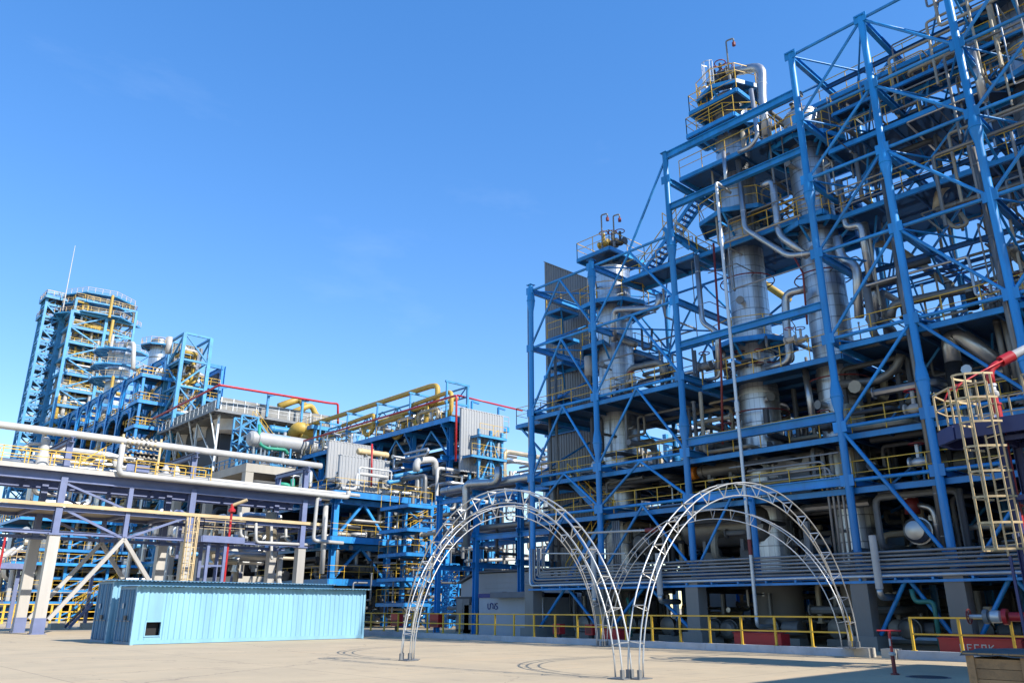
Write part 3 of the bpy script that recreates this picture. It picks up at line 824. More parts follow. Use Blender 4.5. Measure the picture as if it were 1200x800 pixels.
# stairs
stair(RS, (37.6, 28.4, 21.5), (37.6, 23.4, 25.7), .9, 'blue', 'yellow')
stair(RS, (37.4, 32.4, 13.1), (40.8, 32.4, 17.4), .9, 'blue', 'yellow', (0, 1, 0))
stair(RS, (35.6, 33.5, 3.1), (35.6, 30.3, 6.6), .9, 'blue', 'yellow')
stair(RS, (35.6, 30.5, 6.6), (35.6, 33.2, 9.0), .9, 'blue', 'yellow')
stair(RS, (35.4, 23.2, 20.9), (35.4, 24.9, 22.8), .8, 'blue', 'yellow')

# grey corrugated lift shaft behind the left bays
LS = thing('cladding_screen', 'tall dark grey corrugated screen wall at the left end of the blue frame', 'screen wall', (39.4, 35, 0))
LSX = 39.4; pa, pb = px(638, 307, X=LSX), px(664, 317, X=LSX); pc = px(692, 420, X=LSX)
zc = pa.z + (pb.z - pa.z) / (pb.y - pa.y) * (pc.y - pa.y)
corr_wall(LS, 'front_cladding', (LSX, pa.y), (LSX, pc.y), 0, pa.z, 'corr_grey', .24, .035, out=(-1, 0, 0), top=max(zc, 21))
corr_wall(LS, 'rear_cladding', (LSX + .3, pc.y), (LSX + .3, pa.y), 0, max(zc, 21), 'corr_grey', .32, .07, out=(1, 0, 0), top=pa.z)
for f in (.01, .5, .99): yy = pa.y + (pc.y - pa.y) * f; beam(LS, 'wall_post', (LSX + .15, yy, 0), (LSX + .15, yy, pa.z + (max(zc, 21) - pa.z) * f - .05), 'blue', .12, .16)
beam(LS, 'capping', (LSX + .15, pa.y, pa.z + .02), (LSX + .15, pc.y, max(zc, 21) + .02), 'roof_grey', .5, .05)
for z in (6.8, 9.1, 13.2, 17.5): beam(LS, 'wall_tie', (LSX - .18, pa.y, z), (LSX - .18, pc.y, z), 'blue', .12, .22)
ws = px(673, 431, X=LSX - .1); MB().box(LSX - .12, LSX - .1, ws.y - .12, ws.y + .12, ws.z - .25, ws.z).build('warning_sign', 'white_paint', LS)
MB().box(LSX - .12, LSX - .1, ws.y - .12, ws.y + .12, ws.z + .01, ws.z + .3).build('warning_sign', 'red', LS)

# ------------------------------------------------------------------ secondary steel: longitudinal beams, hangers, thin walkways, rear rows
for a, b in zip(order[:-1], order[1:]):
    zt = min(TOP[a], TOP[b])
    for z in LV[1:]:
        if z > zt + .2: continue
        if a == 'D' and z > 20: continue
        if a in 'FED': continue
        beam(RS, 'longitudinal_beam', (37.75, CY_[a], z - .1), (37.75, CY_[b], z - .1), 'shaded_blue', .14, .24, 'i')
        beam(RS, 'longitudinal_beam', (40.0, CY_[a], z - .12), (40.0, CY_[b], z - .12), 'shaded_blue', .10, .18, 'i')
    if a in 'CBAG':
        for z in (17.6, 13.3): beam(RS, 'horizontal', (49, CY_[a], z), (49, CY_[b], z), 'blue', .16)
        for z0, z1 in ((9.2, 13.3), (13.3, 17.6)): beam(RS, 'brace', (49, CY_[a], z0), (49, CY_[b], z1), 'blue', .13); beam(RS, 'brace', (49, CY_[b], z0), (49, CY_[a], z1), 'blue', .13)
for k in 'CBAGH':
    beam(RS, 'column', (49, CY_[k], 13.2), (49, CY_[k], 18.4), 'sky_blue', .3, .3, 'i'); beam(RS, 'cross_girder', (BX, CY_[k], 17.6), (49, CY_[k], 17.6), 'blue', .16, .24, 'i')
rs_ = random.Random(44)
for a, b in (('C', 'B'), ('B', 'A'), ('A', 'G'), ('F', 'E'), ('E', 'D')):
    for lo, hi in zip(LV[1:], LV[2:]):
        if hi > min(TOP[a], TOP[b]) + .2: continue
        ym = (CY_[a] + CY_[b]) / 2
        for X in (37.75, 40.0):
            if a in 'CBA' and rs_.random() < .8: beam(RS, 'hanger', (X, ym + rs_.uniform(-1, 1), lo), (X, ym + rs_.uniform(-1, 1) * 0 + rs_.uniform(-1, 1) * .02, hi), 'blue', .08)
        if rs_.random() < (.9 if a in 'CBA' else 0): beam(RS, 'thin_brace', (37.75, CY_[a], lo), (37.75, CY_[b], hi), 'blue', .09)
        if rs_.random() < (.9 if a in 'CBA' else .3): beam(RS, 'thin_brace', (BX, CY_[b], lo), (37.75, CY_[b], hi), 'blue', .09)
for z, x0, x1, y0, y1 in ((26.6, 37.0, 38.0, 1, 15), (23.0, 39.6, 41.0, 15.8, 23)):
    deck(RS, x0, x1, y0, y1, z, 'grate', 'blue', .18, True, 'WE')

# ------------------------------------------------------------------ clad columns (distillation towers)
_PAN = {}
def tower(name, label, c, r, z0, z1, seed, rings=(), npan=14, row=1.0, legs=0, upper_r=None):
    """vessel clad in separate sheet-metal panels"""
    t = thing(name, label, 'tower', (c[0], c[1], 0))
    rnd = random.Random(seed)
    MB().lathe((c[0], c[1], 0), [(r + .12, 0), (r + .12, z0 - .2), (r - .03, z0)], 24).build('skirt', 'concrete' if z0 > 2 else 'dull_insulation', t, 'auto')
    head = [(r * cos(a) if a else r, z1 + r * .55 * sin(a)) for a in [radians(d) for d in (0, 15, 30, 45, 60, 75, 86)]]
    MB().lathe((c[0], c[1], 0), [(r - .03, z0), (r - .03, z1 - .01)], 24).build('shell', 'dull_insulation', t, 'auto')
    MB().lathe((c[0], c[1], 0), head, 24).build('head', 'cladding', t, True)
    key = (round(r, 3), npan, row)
    if key not in _PAN:
        b = MB(); w = 2 * pi / npan; seg = 4
        for j in range(2):
            for i in range(seg + 1):
                a = -w / 2 + w * i / seg * 1.0
                rr = r + .010 * (1 - i / seg) + (.003 if j == 0 else 0)
                b.v.append(Vector((cos(a) * rr, sin(a) * rr, j * row)))
        for i in range(seg): b.f.append((i, i + 1, i + seg + 2, i + seg + 1))
        e = len(b.v); fr = [v.copy() for v in b.v]; b.v += fr; g = len(b.v); b.v += [v - Vector((v.x, v.y, 0)) * (.02 / r) for v in fr]
        b.f += [(g + 0, e + 0, e + seg + 1, g + seg + 1), (e + seg, g + seg, g + 2 * seg + 1, e + 2 * seg + 1)]
        b.f += [(g + i, g + i + 1, e + i + 1, e + i) for i in range(seg)]
        me = bpy.data.meshes.new('cladding_panel'); me.from_pydata(b.v, [], b.f); me.materials.append(M['cladding_seamed'])
        uvl = me.uv_layers.new(name='UVMap')
        for lp in me.loops:
            vi = lp.vertex_index % (2 * (seg + 1)); uvl.data[lp.index].uv = ((vi % (seg + 1)) / seg, vi // (seg + 1))
        me.polygons.foreach_set('use_smooth', [i < seg for i in range(len(me.polygons))]); me.update(); _PAN[key] = me
    n = int(round((z1 - z0) / row))
    # only as many rows as stay under three hundred pieces are single panels; the rest are wider rows
    for i in range(n):
        for k in range(npan):
            a = 2 * pi * k / npan + (pi / npan if i % 2 else 0)
            m = Matrix.Translation((c[0], c[1], z0 + (z1 - z0) * i / n)) @ Matrix.Rotation(a + rnd.uniform(-.003, .003), 4, 'Z') @ Matrix.Rotation(rnd.uniform(-.0012, .0012), 4, 'Y')
            _place(bpy.data.objects.new('cladding_panel', _PAN[key]), t, m)
    for z in rings:
        R = r + .45
        MB().sweep([Vector((c[0] + cos(2 * pi * i / 28) * R, c[1] + sin(2 * pi * i / 28) * R, z)) for i in range(28)], .035, 6, closed=True).build('sprinkler_ring', 'dark_red', t, True)
        for k in range(4):
            a = k * pi / 2 + pi / 4; beam(t, 'ring_standoff', (c[0] + cos(a) * r, c[1] + sin(a) * r, z), (c[0] + cos(a) * R, c[1] + sin(a) * R, z), 'dark_steel', .04)
    for z in [z0 + (z1 - z0) * f for f in (.0, .33, .66, 1.0)]:
        MB().lathe((c[0], c[1], z - .04), [(r + .012, 0), (r + .04, .005), (r + .04, .075), (r + .012, .08)], 28).build('clamp_band', 'galv', t, 'auto')
    return t
def nozzle(t, c, a, r, z, L, rr, m='insulation'):
    d = Vector((cos(a), sin(a), 0)); p = Vector((c[0], c[1], z)) + d * (r - .1)
    o = MB().rod(p, p + d * L, rr, 12).build('nozzle', m, t, 'auto')
    MB().rod(p + d * L, p + d * (L + .08), rr * 1.5, 12).build('nozzle_flange', 'dull_insulation', o, 'auto')
T1 = (37.75, 31.15); T2 = (37.75, 21.4); T3 = (37.75, 17.0)
t1 = tower('distillation_tower', 'leftmost and shortest silver tower inside the blue frame', T1, 1.12, 3.3, 22.8, 1, (), 14, 1.0)
for z, a0, a1, R in ((20.2, 150, 400, 2.3), (17.4, 20, 200, 2.3)): ring_deck(t1, T1, 1.15, R, z, a0, a1)
deck(t1, T1[0] - 2.0, T1[0] + 1.6, T1[1] - 1.5, T1[1] + 1.3, 23.6, 'grate', rail='WSNE')
MB().lathe((*T1, 23.3), [(.35, 0), (.35, .7), (.5, .72), (.5, .85)], 14).build('top_nozzle', 'insulation', t1, 'auto')
t2 = tower('distillation_tower', 'middle silver tower rising highest above the blue frame, with red rings', T2, 1.02, 3.3, 31.0, 2, (19.0, 13.9, 11.4), 12, 1.25)
for z, a0, a1, R in ((31.3, 0, 360, 1.9), (28.4, 150, 300, 2.3), (22.8, 90, 330, 2.4), (15.2, 100, 350, 2.3)): ring_deck(t2, T2, 1.05, R, z, a0, a1)
_q = px(808, 131, X=35.6); deck(t2, 35.6, 37.4, 19.6, _q.y, _q.z, 'grate', rail='WN')
_q = px(805, 158, X=35.4); deck(t2, 35.4, 37.4, 19.8, _q.y, _q.z, 'grate', rail='WN')
MB().lathe((*T2, 31.5), [(.3, 0), (.3, .7), (.45, .72), (.45, .85)], 14).build('top_nozzle', 'insulation', t2, 'auto')
t3 = tower('distillation_tower', 'right silver tower beside the fourth column, ringed by a red pipe', T3, 1.0, 3.3, 27.6, 3, (17.9, 12.3, 22.0), 12, 1.2)
for z, a0, a1, R in ((25.6, 60, 360, 2.1), (20.6, 0, 360, 2.0)): ring_deck(t3, T3, 1.03, R, z, a0, a1)
c4 = px(1212, 60, X=38.6); T4 = (38.6, c4.y)
t4 = tower('distillation_tower', 'grey tower in the upper right corner behind the walkways', T4, 1.35, 9.2, 33, 4, (), 12, 1.5)
for z in (24.2, 28.4): ring_deck(t4, T4, 1.38, 2.5, z, 0, 360)
rnd = random.Random(9)
for t, c, r, zs in ((t1, T1, 1.12, (6, 8, 12, 16, 19)), (t2, T2, 1.02, (5.5, 12, 17.5, 21.7, 26.5)), (t3, T3, 1.0, (5, 11, 16, 19, 24))):
    for z in zs: nozzle(t, c, rnd.uniform(pi * .8, pi * 1.5), r, z, .55, rnd.choice((.08, .11, .15)))
cage_ladder(t2, (T2[0] - .75, T2[1] + .85, 28.6), 3.4, (-.66, .75, 0), 'yellow', .5, .7, 2.2)
_q = px(836, 100, X=36.6); cage_ladder(t2, (36.6, _q.y, _q.z - .4), 2.0, (-.66, .75, 0), 'galv', .45, .6, .5)
# lamp stalks and vents at the top of the towers
for nm, x, y, X, h, lab in (('vent_stack', 706, 290, 37, 2.4, 'thin vent pipe with a red lamp above the shortest silver tower'), ('vent_stack', 720, 285, 37, 2.0, 'bent goose-neck vent above the shortest silver tower'),
                            ('vent_stack', 855, 90, 37, 2.6, 'thin goose-neck vent on top of the highest silver tower')):
    b0 = px(x, y, X=X)
    v = thing(nm, lab, 'vent', b0)
    pipe(v, 'stalk', [b0, b0 + Vector((0, 0, h)), b0 + Vector((.1, -.45, h)), b0 + Vector((.1, -.45, h - .25))], .05, 'grey_steel', 8)
    MB().lathe(b0 + Vector((.1, -.45, h - .55)), [(.03, .3), (.11, .22), (.11, 0)], 10).build('hood', 'dark_red', v, 'auto')
    MB().rod(b0 - Vector((0, 0, .3)), b0 + Vector((0, 0, .1)), .1, 10).build('base', 'grey_steel', v, 'auto')
# valves on the tower tops
def valve(label, c, s=1.0, m='grey_steel', wheel='dark_red', group=None):
    c = Vector(c); v = thing('valve', label, 'valve', c, group)
    MB().lathe(c + Vector((0, -.32 * s, 0)), [(.11 * s, 0), (.2 * s, 0.0), (.2 * s, .06 * s), (.1 * s, .1 * s), (.17 * s, .25 * s), (.17 * s, .4 * s), (.1 * s, .55 * s), (.2 * s, .58 * s), (.2 * s, .64 * s)], 12, 'Y').build('body', m, v, 'auto')
    MB().rod(c, c + Vector((0, 0, .6 * s)), .07 * s, 8).build('bonnet', m, v, 'auto')
    MB().sweep([c + Vector((cos(2 * pi * i / 14) * .24 * s, sin(2 * pi * i / 14) * .24 * s, .62 * s)) for i in range(14)], .025 * s, 5, closed=True).build('handwheel', wheel, v, True)
    return v
for i, (x, y, X, Z) in enumerate(((708, 283, 37.3, 0), (718, 282, 37.6, 0), (727, 281, 37.2, 0))):
    valve(('yellow valve at the left', 'dark valve in the middle', 'dark valve at the right')[i] + ' of the cluster on the shortest silver tower', px(x, y + 3, X=X), 1.3, ('yellow_pipe', 'dark_steel', 'dark_steel')[i], group='valves on the short tower')
for i, (x, y) in enumerate(((845, 88), (853, 92), (838, 96))):
    valve(('middle', 'right', 'left')[i] + ' dark valve in the cluster on top of the highest silver tower', px(x, y, X=37.4), 1.4, 'dark_steel', group='valves on the high tower')

# brackets and small landings between the first column and the screen wall
for z in (15.2, 17.5, 19.4, 21.4): deck(RS, 37.2, 38.9, 35.4, 36.8, z, 'grate', 'blue', .2, False, 'W'); beam(RS, 'bracket', (38.9, 36.8, z - 1.4), (37.3, 35.5, z - .2), 'blue', .1)
# ------------------------------------------------------------------ main pipe runs of the right structure, each a thing
def run(label, pts, r, m='insulation', R=None, bands=True, n=12, cat='pipe', group=None, name='pipe'):
    pts = [Vector(p) for p in pts]
    t = thing(name, label, cat, pts[0], group)
    pipe(t, 'pipe_run', pts, r, m, n, R)
    for i in range(len(pts) - 1):
        a, b = pts[i], pts[i + 1]; L = (b - a).length
        if bands and L > 6 * r + .6:
            k = max(1, int(L / 1.6))
            d = (b - a) / L
            for j in range(k):
                c = a.lerp(b, (j + .5) / k)
                MB().rod(c - d * .02, c + d * .02, r + .012, n).build('clamp_band', 'galv' if m in ('insulation', 'cladding') else m, t, 'auto')
    return t
def P(X, *xy): return [px(x, y, X=X) for x, y in xy]
def vertical(x, y0, y1, X):
    a = px(x, y0, X=X); b = px(x, y1, X=X); return [a, Vector((a.x, a.y, b.z))]
# slim tall pole-pipe in front of the frame
a = px(840, 222, X=33.4)
mp = thing('riser_pipe', 'slim pale vertical pipe with a red band in front of the blue frame', 'pipe', (33.4, a.y, 0))
b_ = px(880, 722, X=33.4)
MB().rod((33.4, a.y, 1.35), (33.4, a.y, a.z), .085, 12).build('pipe_run', 'galv', mp, 'auto')
z1, z0 = px(872, 632, X=33.4).z, px(875, 650, X=33.4).z
MB().rod((33.4, a.y, z0), (33.4, a.y, z1), .092, 12).build('red_band', 'dark_red', mp, 'auto')
MB().rod((33.4, a.y, z1), (33.4, a.y, z1 + 1.0), .091, 12).build('white_band', 'white_paint', mp, 'auto')
MB().rod((33.4, a.y, z1 + 6), (33.4, a.y, z1 + 6.5), .12, 12).build('joint_sleeve', 'galv', mp, 'auto')
pipe(mp, 'top_bend', [(33.4, a.y, a.z), (33.4, a.y, a.z + .45), (34.6, a.y - .1, a.z + .2)], .085, 'galv', 12)
pipe(mp, 'bottom_elbow', [(33.4, a.y, 1.35), (33.4, a.y, .85), (34.9, a.y, .85)], .085, 'galv', 12)
for z in (6.4, 13.2, 20.8): MB().box(33.3, 34.1, a.y - .04, a.y + .04, z, z + .1).build('pipe_bracket', 'blue', mp)
# short white vents with elbows along the front
for x, y0, y1, lab in ((695, 640, 700, 'short white vertical vent stub in front of the second blue column'),
                       (771, 648, 697, 'short white vertical vent stub left of the third blue column'),
                       (1022, 627, 690, 'short white vertical vent stub beside the fifth blue column')):
    v0 = px(x, y0, X=33.2); v1 = px(x, y1, X=33.2)
    v = thing('vent_pipe', lab, 'vent', (33.2, v0.y, v1.z))
    MB().rod((33.2, v0.y, v1.z), (33.2, v0.y, v0.z), .15, 14).build('stub', 'white_paint', v, 'auto')
    pipe(v, 'elbow', [(33.2, v0.y, v1.z + .05), (33.2, v0.y, v1.z - .3), (34.6, v0.y - .1, v1.z - .3)], .13, 'insulation', 12)
# white pipes with red ends seen through the arches
v0, v1 = px(689, 624, X=33.6), px(757, 621, X=33.6)
t = thing('pipe', 'thin white level pipe ending in a red valve between the second and third columns', 'pipe', v0)
MB().rod(v0, v1, .06, 10).build('pipe_run', 'white_paint', t, 'auto'); MB().rod(v1, v1 + (v1 - v0).normalized() * .7, .12, 10).build('red_end', 'dark_red', t, 'auto')
v0, v1 = px(635, 648, X=33.6), px(733, 648.5, X=33.6)
tag(MB().rod(v0, v1, .04, 8).build('pipe', 'white_paint', None, 'auto'), 'very thin white pipe below the level pipe with the red valve', 'pipe')

# overhead and side lines
run('silver pipe dropping and kinking right in front of the highest tower', P(35.6, (865, 188), (873, 268), (924, 300), (958, 296)), .15)
run('silver pipe descending to an elbow left of the right silver tower', P(36.0, (893, 218), (905, 212), (913, 276), (946, 300)), .19)
run('bright silver overhead loop on top of the highest tower', [(37.75, 21.4, 32.3), (37.75, 21.4, 33.1), px(893, 78, X=37.4), px(893, 120, X=37.4), px(899, 160, X=37.4)], .28)
run('silver pipe pair member left of the girder below the highest platform', P(34.9, (880, 105), (888, 160), (880, 172), (865, 178)), .12)
run('thin white pipe standing before the highest tower at the upper girder', P(34.8, (848, 178), (852, 225)), .11)
run('silver pipe with a square step beside the second girder bay', P(35.8, (816, 300), (823, 378), (841, 389), (842, 432)), .15)
run('silver gooseneck pipe between the two taller towers', P(36.2, (944, 339), (920, 344), (922, 385), (926, 424), (899, 432)), .2)
run('large silver elbow pipe at the right tower shoulder', P(36.4, (981, 278), (986, 303), (1004, 311), (1007, 372)), .22)
run('slim silver riser right of the right tower', P(36.6, (983, 212), (992, 268), (1009, 262), (1020, 330)), .17)
run('tall silver riser with a bell reducer right of the right tower', P(37.2, (1012, 262), (1022, 330), (1028, 372)), .22)
run('tan pipe sloping behind the fifth column', P(40.5, (1020, 285), (1045, 287), (1115, 335)), .2, 'tan_insulation')
run('tan level pipe crossing below the upper walkways', P(37.5, (1098, 245), (1100, 222), (1148, 197), (1152, 180)), .2, 'tan_insulation')
run('long dull pipe looping along the sixth column level', P(37.0, (1097, 246), (1200, 214)), .13, 'dull_insulation')
run('thin dull pipe below the long looping one', P(37.2, (1104, 253), (1120, 268), (1135, 262), (1126, 250)), .09, 'tan_insulation')
run('horizontal grey pipe bending down into a black sleeve', P(36.0, (1044, 372), (1046, 357), (1135, 338), (1139, 345)), .2, 'dull_insulation')
run('black sleeve below the horizontal grey pipe', P(36.0, (1138, 343), (1141, 362)), .23, 'black', bands=False)
run('fat silver duct pipe bending into black lagging at the third deck', P(36.2, (1117, 425), (1112, 396), (1125, 392), (1166, 424)), .34, 'insulation', .5)
run('black lagged duct below the fat silver bend', P(36.2, (1117, 425), (1124, 468)), .36, 'black', bands=False)
run('dull pipe along the edge of the third deck', P(35.6, (1000, 405), (1100, 385)), .24, 'dull_insulation')
run('low dull pipe under the third deck', P(36.5, (985, 450), (1030, 446), (1050, 432), (1056, 415)), .2, 'dull_insulation')
run('yellow gas pipe glimpsed in the sky behind the frame', P(50, (880, 322), (925, 352)), .25, 'yellow_pipe')
for i, (x, y0, y1) in enumerate(((1172, 352, 455), (1180, 352, 455), (1189, 355, 455), (1163, 356, 450))):
    run(('second', 'third', 'rightmost', 'leftmost')[i] + ' of four parallel grey risers behind the sixth column', vertical(x, y0, y1, 36.0), .13, 'dull_insulation', group='parallel grey risers')
run('bright silver pipe beside the upper sixth column', vertical(1138, 50, 125, 36.0), .19, 'insulation')
for k, Xp in (('B', 34.5), ('A', 34.5), ('E', 34.5)):
    y = CY_[k] + .38
    run({'B': 'grey conduit riser clipped to the fifth blue column', 'A': 'grey conduit riser clipped to the sixth blue column', 'E': 'grey conduit riser clipped to the second blue column'}[k],
        [(Xp, y, 3.5), (Xp, y, 20.3 if k != 'E' else 9)], .13, 'dull_insulation')
run('thin grey riser outside the first blue column', [(34.4, 35.75, 3.4), (34.4, 35.75, 21.8)], .08, 'conduit', bands=False)
run('thick grey riser just behind the first blue column', [(35.2, 34.7, 3.4), (35.2, 34.7, 17.2)], .1, 'dull_insulation')
run('second grey riser just behind the first blue column', [(35.5, 34.4, 3.4), (35.5, 34.4, 17.2)], .1, 'dull_insulation')
run('grey square loop pipe hanging between the two left columns', P(35.6, (752, 385), (753, 410), (763, 408), (764, 385)), .07, 'dark_steel')
run('dull pipe stepping along the deck right of the short tower', P(35.6, (735, 465), (737, 432), (776, 424), (780, 440)), .2, 'dull_insulation')
run('silver pipe wrapping the short tower at the upper platform', P(35.9, (719, 400), (719, 363), (771, 361), (773, 345)), .2)
run('dull pipe sloping across the short tower', P(36.2, (718, 393), (732, 399), (745, 404)), .2, 'dull_insulation')
run('white level indicator vessel on the wall beside the short tower', P(36.2, (689, 418), (690, 440)), .26, 'white_paint')
run('red sprinkler riser between the two left towers', P(35.0, (836, 285), (845, 420), (847, 520)), .06, 'dark_red', bands=False)
run('red sprinkler riser beside the right tower', P(35.6, (930, 300), (941, 320), (946, 380)), .05, 'dark_red', bands=False)
run('thick riser pair member left of the gap between towers', P(36.6, (943, 430), (954, 500)), .16)
for i, x in enumerate((963, 973)):
    run(('left', 'right')[i] + ' of two white risers on the second deck right of the middle bay', vertical(x, 530, 560, 36.0), .1, 'white_paint', group='white riser pair')
# steam elbow over the exchanger at lower right
run('silver elbow duct above the round exchanger at lower right', P(36.0, (1032, 579), (1062, 574), (1068, 590)), .3, 'insulation', .5)
run('red band section under the silver elbow duct', P(36.0, (1067, 584), (1070, 602)), .31, 'dark_red', bands=False)
run('silver swan-neck pipe right of the round exchanger', P(36.0, (1074, 592), (1093, 594), (1102, 635)), .13)

def drum(label, c, r, L, axis, m='dull_insulation', group=None, saddle=True, cat='vessel', ends=True):
    """horizontal vessel with dished ends, saddles, flange"""
    c = Vector(c); t = thing('vessel', label, cat, c - Vector((0, 0, r)), group)
    h = L / 2
    MB().lathe(c, [(r * .3, -h - r * .42), (r * .75, -h - r * .3), (r, -h), (r, h), (r * .75, h + r * .3), (r * .3, h + r * .42)], 22, axis).build('shell', m, t, 'auto')
    d = Vector((1, 0, 0)) if axis == 'X' else Vector((0, 1, 0))
    for s in (-1, 1):
        MB().lathe(c + d * s * h * .82, [(r * 1.0, -.07), (r * 1.12, -.06), (r * 1.12, .06), (r * 1.0, .07)], 22, axis).build('flange', m if m != 'white_paint' else 'galv', t, 'auto')
        if saddle:
            e = d * s * h * .5; sd = Vector((-d.y, d.x, 0))
            b = MB().bar(c + e - sd * r * .7 - Vector((0, 0, r * .95)), c + e + sd * r * .7 - Vector((0, 0, r * .95)), .18, r * .6)
            b.bar(c + e - Vector((0, 0, r * 1.1)), c + e - Vector((0, 0, r * 1.75)), .25, r * 1.0)
            b.build('saddle', 'grey_steel', t)
    MB().rod(c + Vector((0, 0, r * .9)), c + Vector((0, 0, r * 1.45)), r * .22, 10).build('nozzle', m, t, 'auto')
    return t
e = px(1072, 621, X=35.6)
drum('round exchanger with a pale flanged end under the silver elbow duct', (37.6, e.y, e.z), .52, 3.8, 'X', 'insulation')
e = px(752, 636, X=36)
drum('round exchanger end seen through the rear arch between second and third columns', (37.6, e.y, e.z), .5, 3.5, 'X', 'dull_insulation')
e = px(840, 618, X=37)
drum('dark horizontal vessel behind the tall right arch', (37.2, e.y - .6, e.z), 1.0, 4.5, 'Y', 'dull_insulation')
e = px(838, 548, X=36); drum('grey vessel with an orange end on the first deck behind the middle bay', (36.6, e.y, e.z), .35, 2.6, 'Y', 'dull_insulation', saddle=True)
MB().lathe((36.6, e.y + 1.4, e.z), [(.36, 0), (.36, .35), (.2, .5)], 16, 'Y'); 
t = tag(MB().lathe((36.6, e.y + 1.55, e.z), [(.34, 0), (.36, .1), (.36, .4), (.2, .5)], 16, 'Y').build('motor', 'orange', None, 'auto'), 'small orange motor at the end of the grey vessel', 'motor')
t = thing('cabinet', 'pale instrument cabinet on the first deck beside the right tower', 'cabinet', px(928, 552, X=36.2))
c = px(928, 545, X=36.2); MB().box(c.x, c.x + .5, c.y - .9, c.y + .9, c.z - .35, c.z + .3).build('body', 'white_paint', t); MB().box(c.x + .1, c.x + .4, c.y - .8, c.y + .8, c.z - 1.4, c.z - .35).build('stand', 'grey_steel', t)
MB().box(c.x - .015, c.x - .003, c.y - .75, c.y + .3, c.z - .25, c.z + .2).build('door', 'galv', t)
c = px(1086, 473, X=37); 

# pipe shelf along the front: parallel conduits that turn up beside the first column
sh = thing('pipe_shelf', 'bank of parallel grey conduits along the front of the blue frame', 'pipes', (33.55, 18, 2.7))
ys = [(34.55, 0), (34.4, 1), (34.25, 2), (34.1, 3), (33.95, 4), (33.8, 5)]
for i in range(7):
    z = 2.86 + i * .155; x = 33.6 + (i % 2) * .05; yb = 34.75 - i * .17 * 0 - (6 - i) * .0
    yb = 34.95 - i * .2
    pipe(sh, 'conduit', [(x, 0, z), (x, yb, z), (x, yb, 5.0 - (i % 3) * .05)], .052 if i else .065, 'conduit' if i else 'galv', 8, .25)
for k in range(24): beam(sh, 'shelf_bracket', (33.5, 1 + k * 1.43, 2.74), (34.0, 1 + k * 1.43, 2.74), 'blue', .08, .1)
beam(sh, 'shelf_beam', (33.75, 0, 2.64), (33.75, 35.1, 2.64), 'blue', .3, .1)
# second conduit bank on the first deck of the middle bay, with drops beside the fourth column
sh2 = thing('pipe_shelf', 'three grey conduits on the first deck dropping beside the fourth column', 'pipes', (34.3, 18, 7))
for i in range(4):
    z = 7.0 + i * .3; yb = CY_['C'] + .5 + i * .22
    pipe(sh2, 'conduit', [(34.4, 21.4 - i * .3, z), (34.4, yb, z), (34.4, yb, 3.5)], .06, 'conduit', 8, .3)
for i in range(4):
    pipe(sh2, 'conduit', [(34.45, CY_['E'] - .5 - .15 * i, 3.3), (34.45, CY_['E'] - .5 - .15 * i, 6.2)], .055, 'conduit', 8)
for zz in (6.95, 8.2): beam(sh2, 'shelf_beam', (34.4, 15.9, zz), (34.4, 21.5, zz), 'grey_steel', .06)

# ================================================================== PURPLE AND WHITE PIPE RACK ON THE LEFT
RY, RY2 = 61.5, 66.6
RXs = [5.2, 14.4, 23.4, 32.8]
PR = thing('pipe_rack', 'long purple pipe rack on white legs behind the blue containers', 'pipe rack', (14.4, RY, 0))
Z_SPL, Z_LOW, Z_DK, Z_TOP = 6.3, 8.2, 10.75, 13.0
for Y in (RY, RY2):
    for i, x in enumerate(RXs):
        if True:
            MB().box(x - .36, x + .36, Y - .36, Y + .36, 0.02, 1.0).build('column_base', 'purple', PR)
            MB().box(x - .33, x + .33, Y - .33, Y + .33, 1.0, Z_SPL).build('column', 'pale_steel', PR)
            beam(PR, 'column_cap', (x, Y, Z_SPL), (x, Y, Z_SPL + .12), 'purple', .85)
            beam(PR, 'upper_column', (x, Y, Z_SPL + .12), (x, Y, Z_DK - .5), 'purple', .42, .5, 'i')
            beam(PR, 'base_plate', (x, Y, .001), (x, Y, .02), 'purple', 1.0)
            for dx in (-.4, .4):
                for dy in (-.4, .4): MB().rod((x + dx, Y + dy, .02), (x + dx, Y + dy, .1), .03, 6).build('anchor_bolt', 'grey_steel', PR)
    beam(PR, 'tie_beam', (1, Y, 6.48), (34, Y, 6.48), 'purple', .22, .22, 'i')
    beam(PR, 'girder', (1, Y, Z_DK - .45), (34.4, Y, Z_DK - .45), 'purple', .36, .8, 'i')
    beam(PR, 'lower_girder', (1, Y, Z_LOW - .15), (34.4, Y, Z_LOW - .15), 'purple', .24, .26, 'i')
    # V braces under the second bay
    m = Vector(((RXs[1] + RXs[2]) / 2, Y, 6.3))
    beam(PR, 'brace', (RXs[1] + .55, Y, .9), m, 'pale_steel', .26, .26); beam(PR, 'brace', (RXs[2] - .4, Y, .9), m, 'pale_steel', .26, .26)
    beam(PR, 'brace', m, (RXs[1], Y, Z_LOW), 'purple', .16); beam(PR, 'brace', m, (RXs[2], Y, Z_LOW), 'purple', .16)
    beam(PR, 'upper_column', (m.x, Y, 6.4), (m.x, Y, Z_DK - .8), 'purple', .3, .3, 'i')
    beam(PR, 'brace', (RXs[1], Y, Z_DK - .9), (m.x, Y, Z_LOW + .1), 'purple', .14)
    # posts and slanted arms carrying the top pipe
    for x in (RXs[1], RXs[2] - .2, RXs[3]):
        if Y == RY: beam(PR, 'arm_post', (x, Y + .1, Z_DK), (x, Y + .1, Z_TOP - .18), 'purple', .4, .4, 'i')
        else: beam(PR, 'arm_post', (x, Y, Z_DK), (x, Y, Z_TOP - .4), 'purple', .36, .36, 'i')
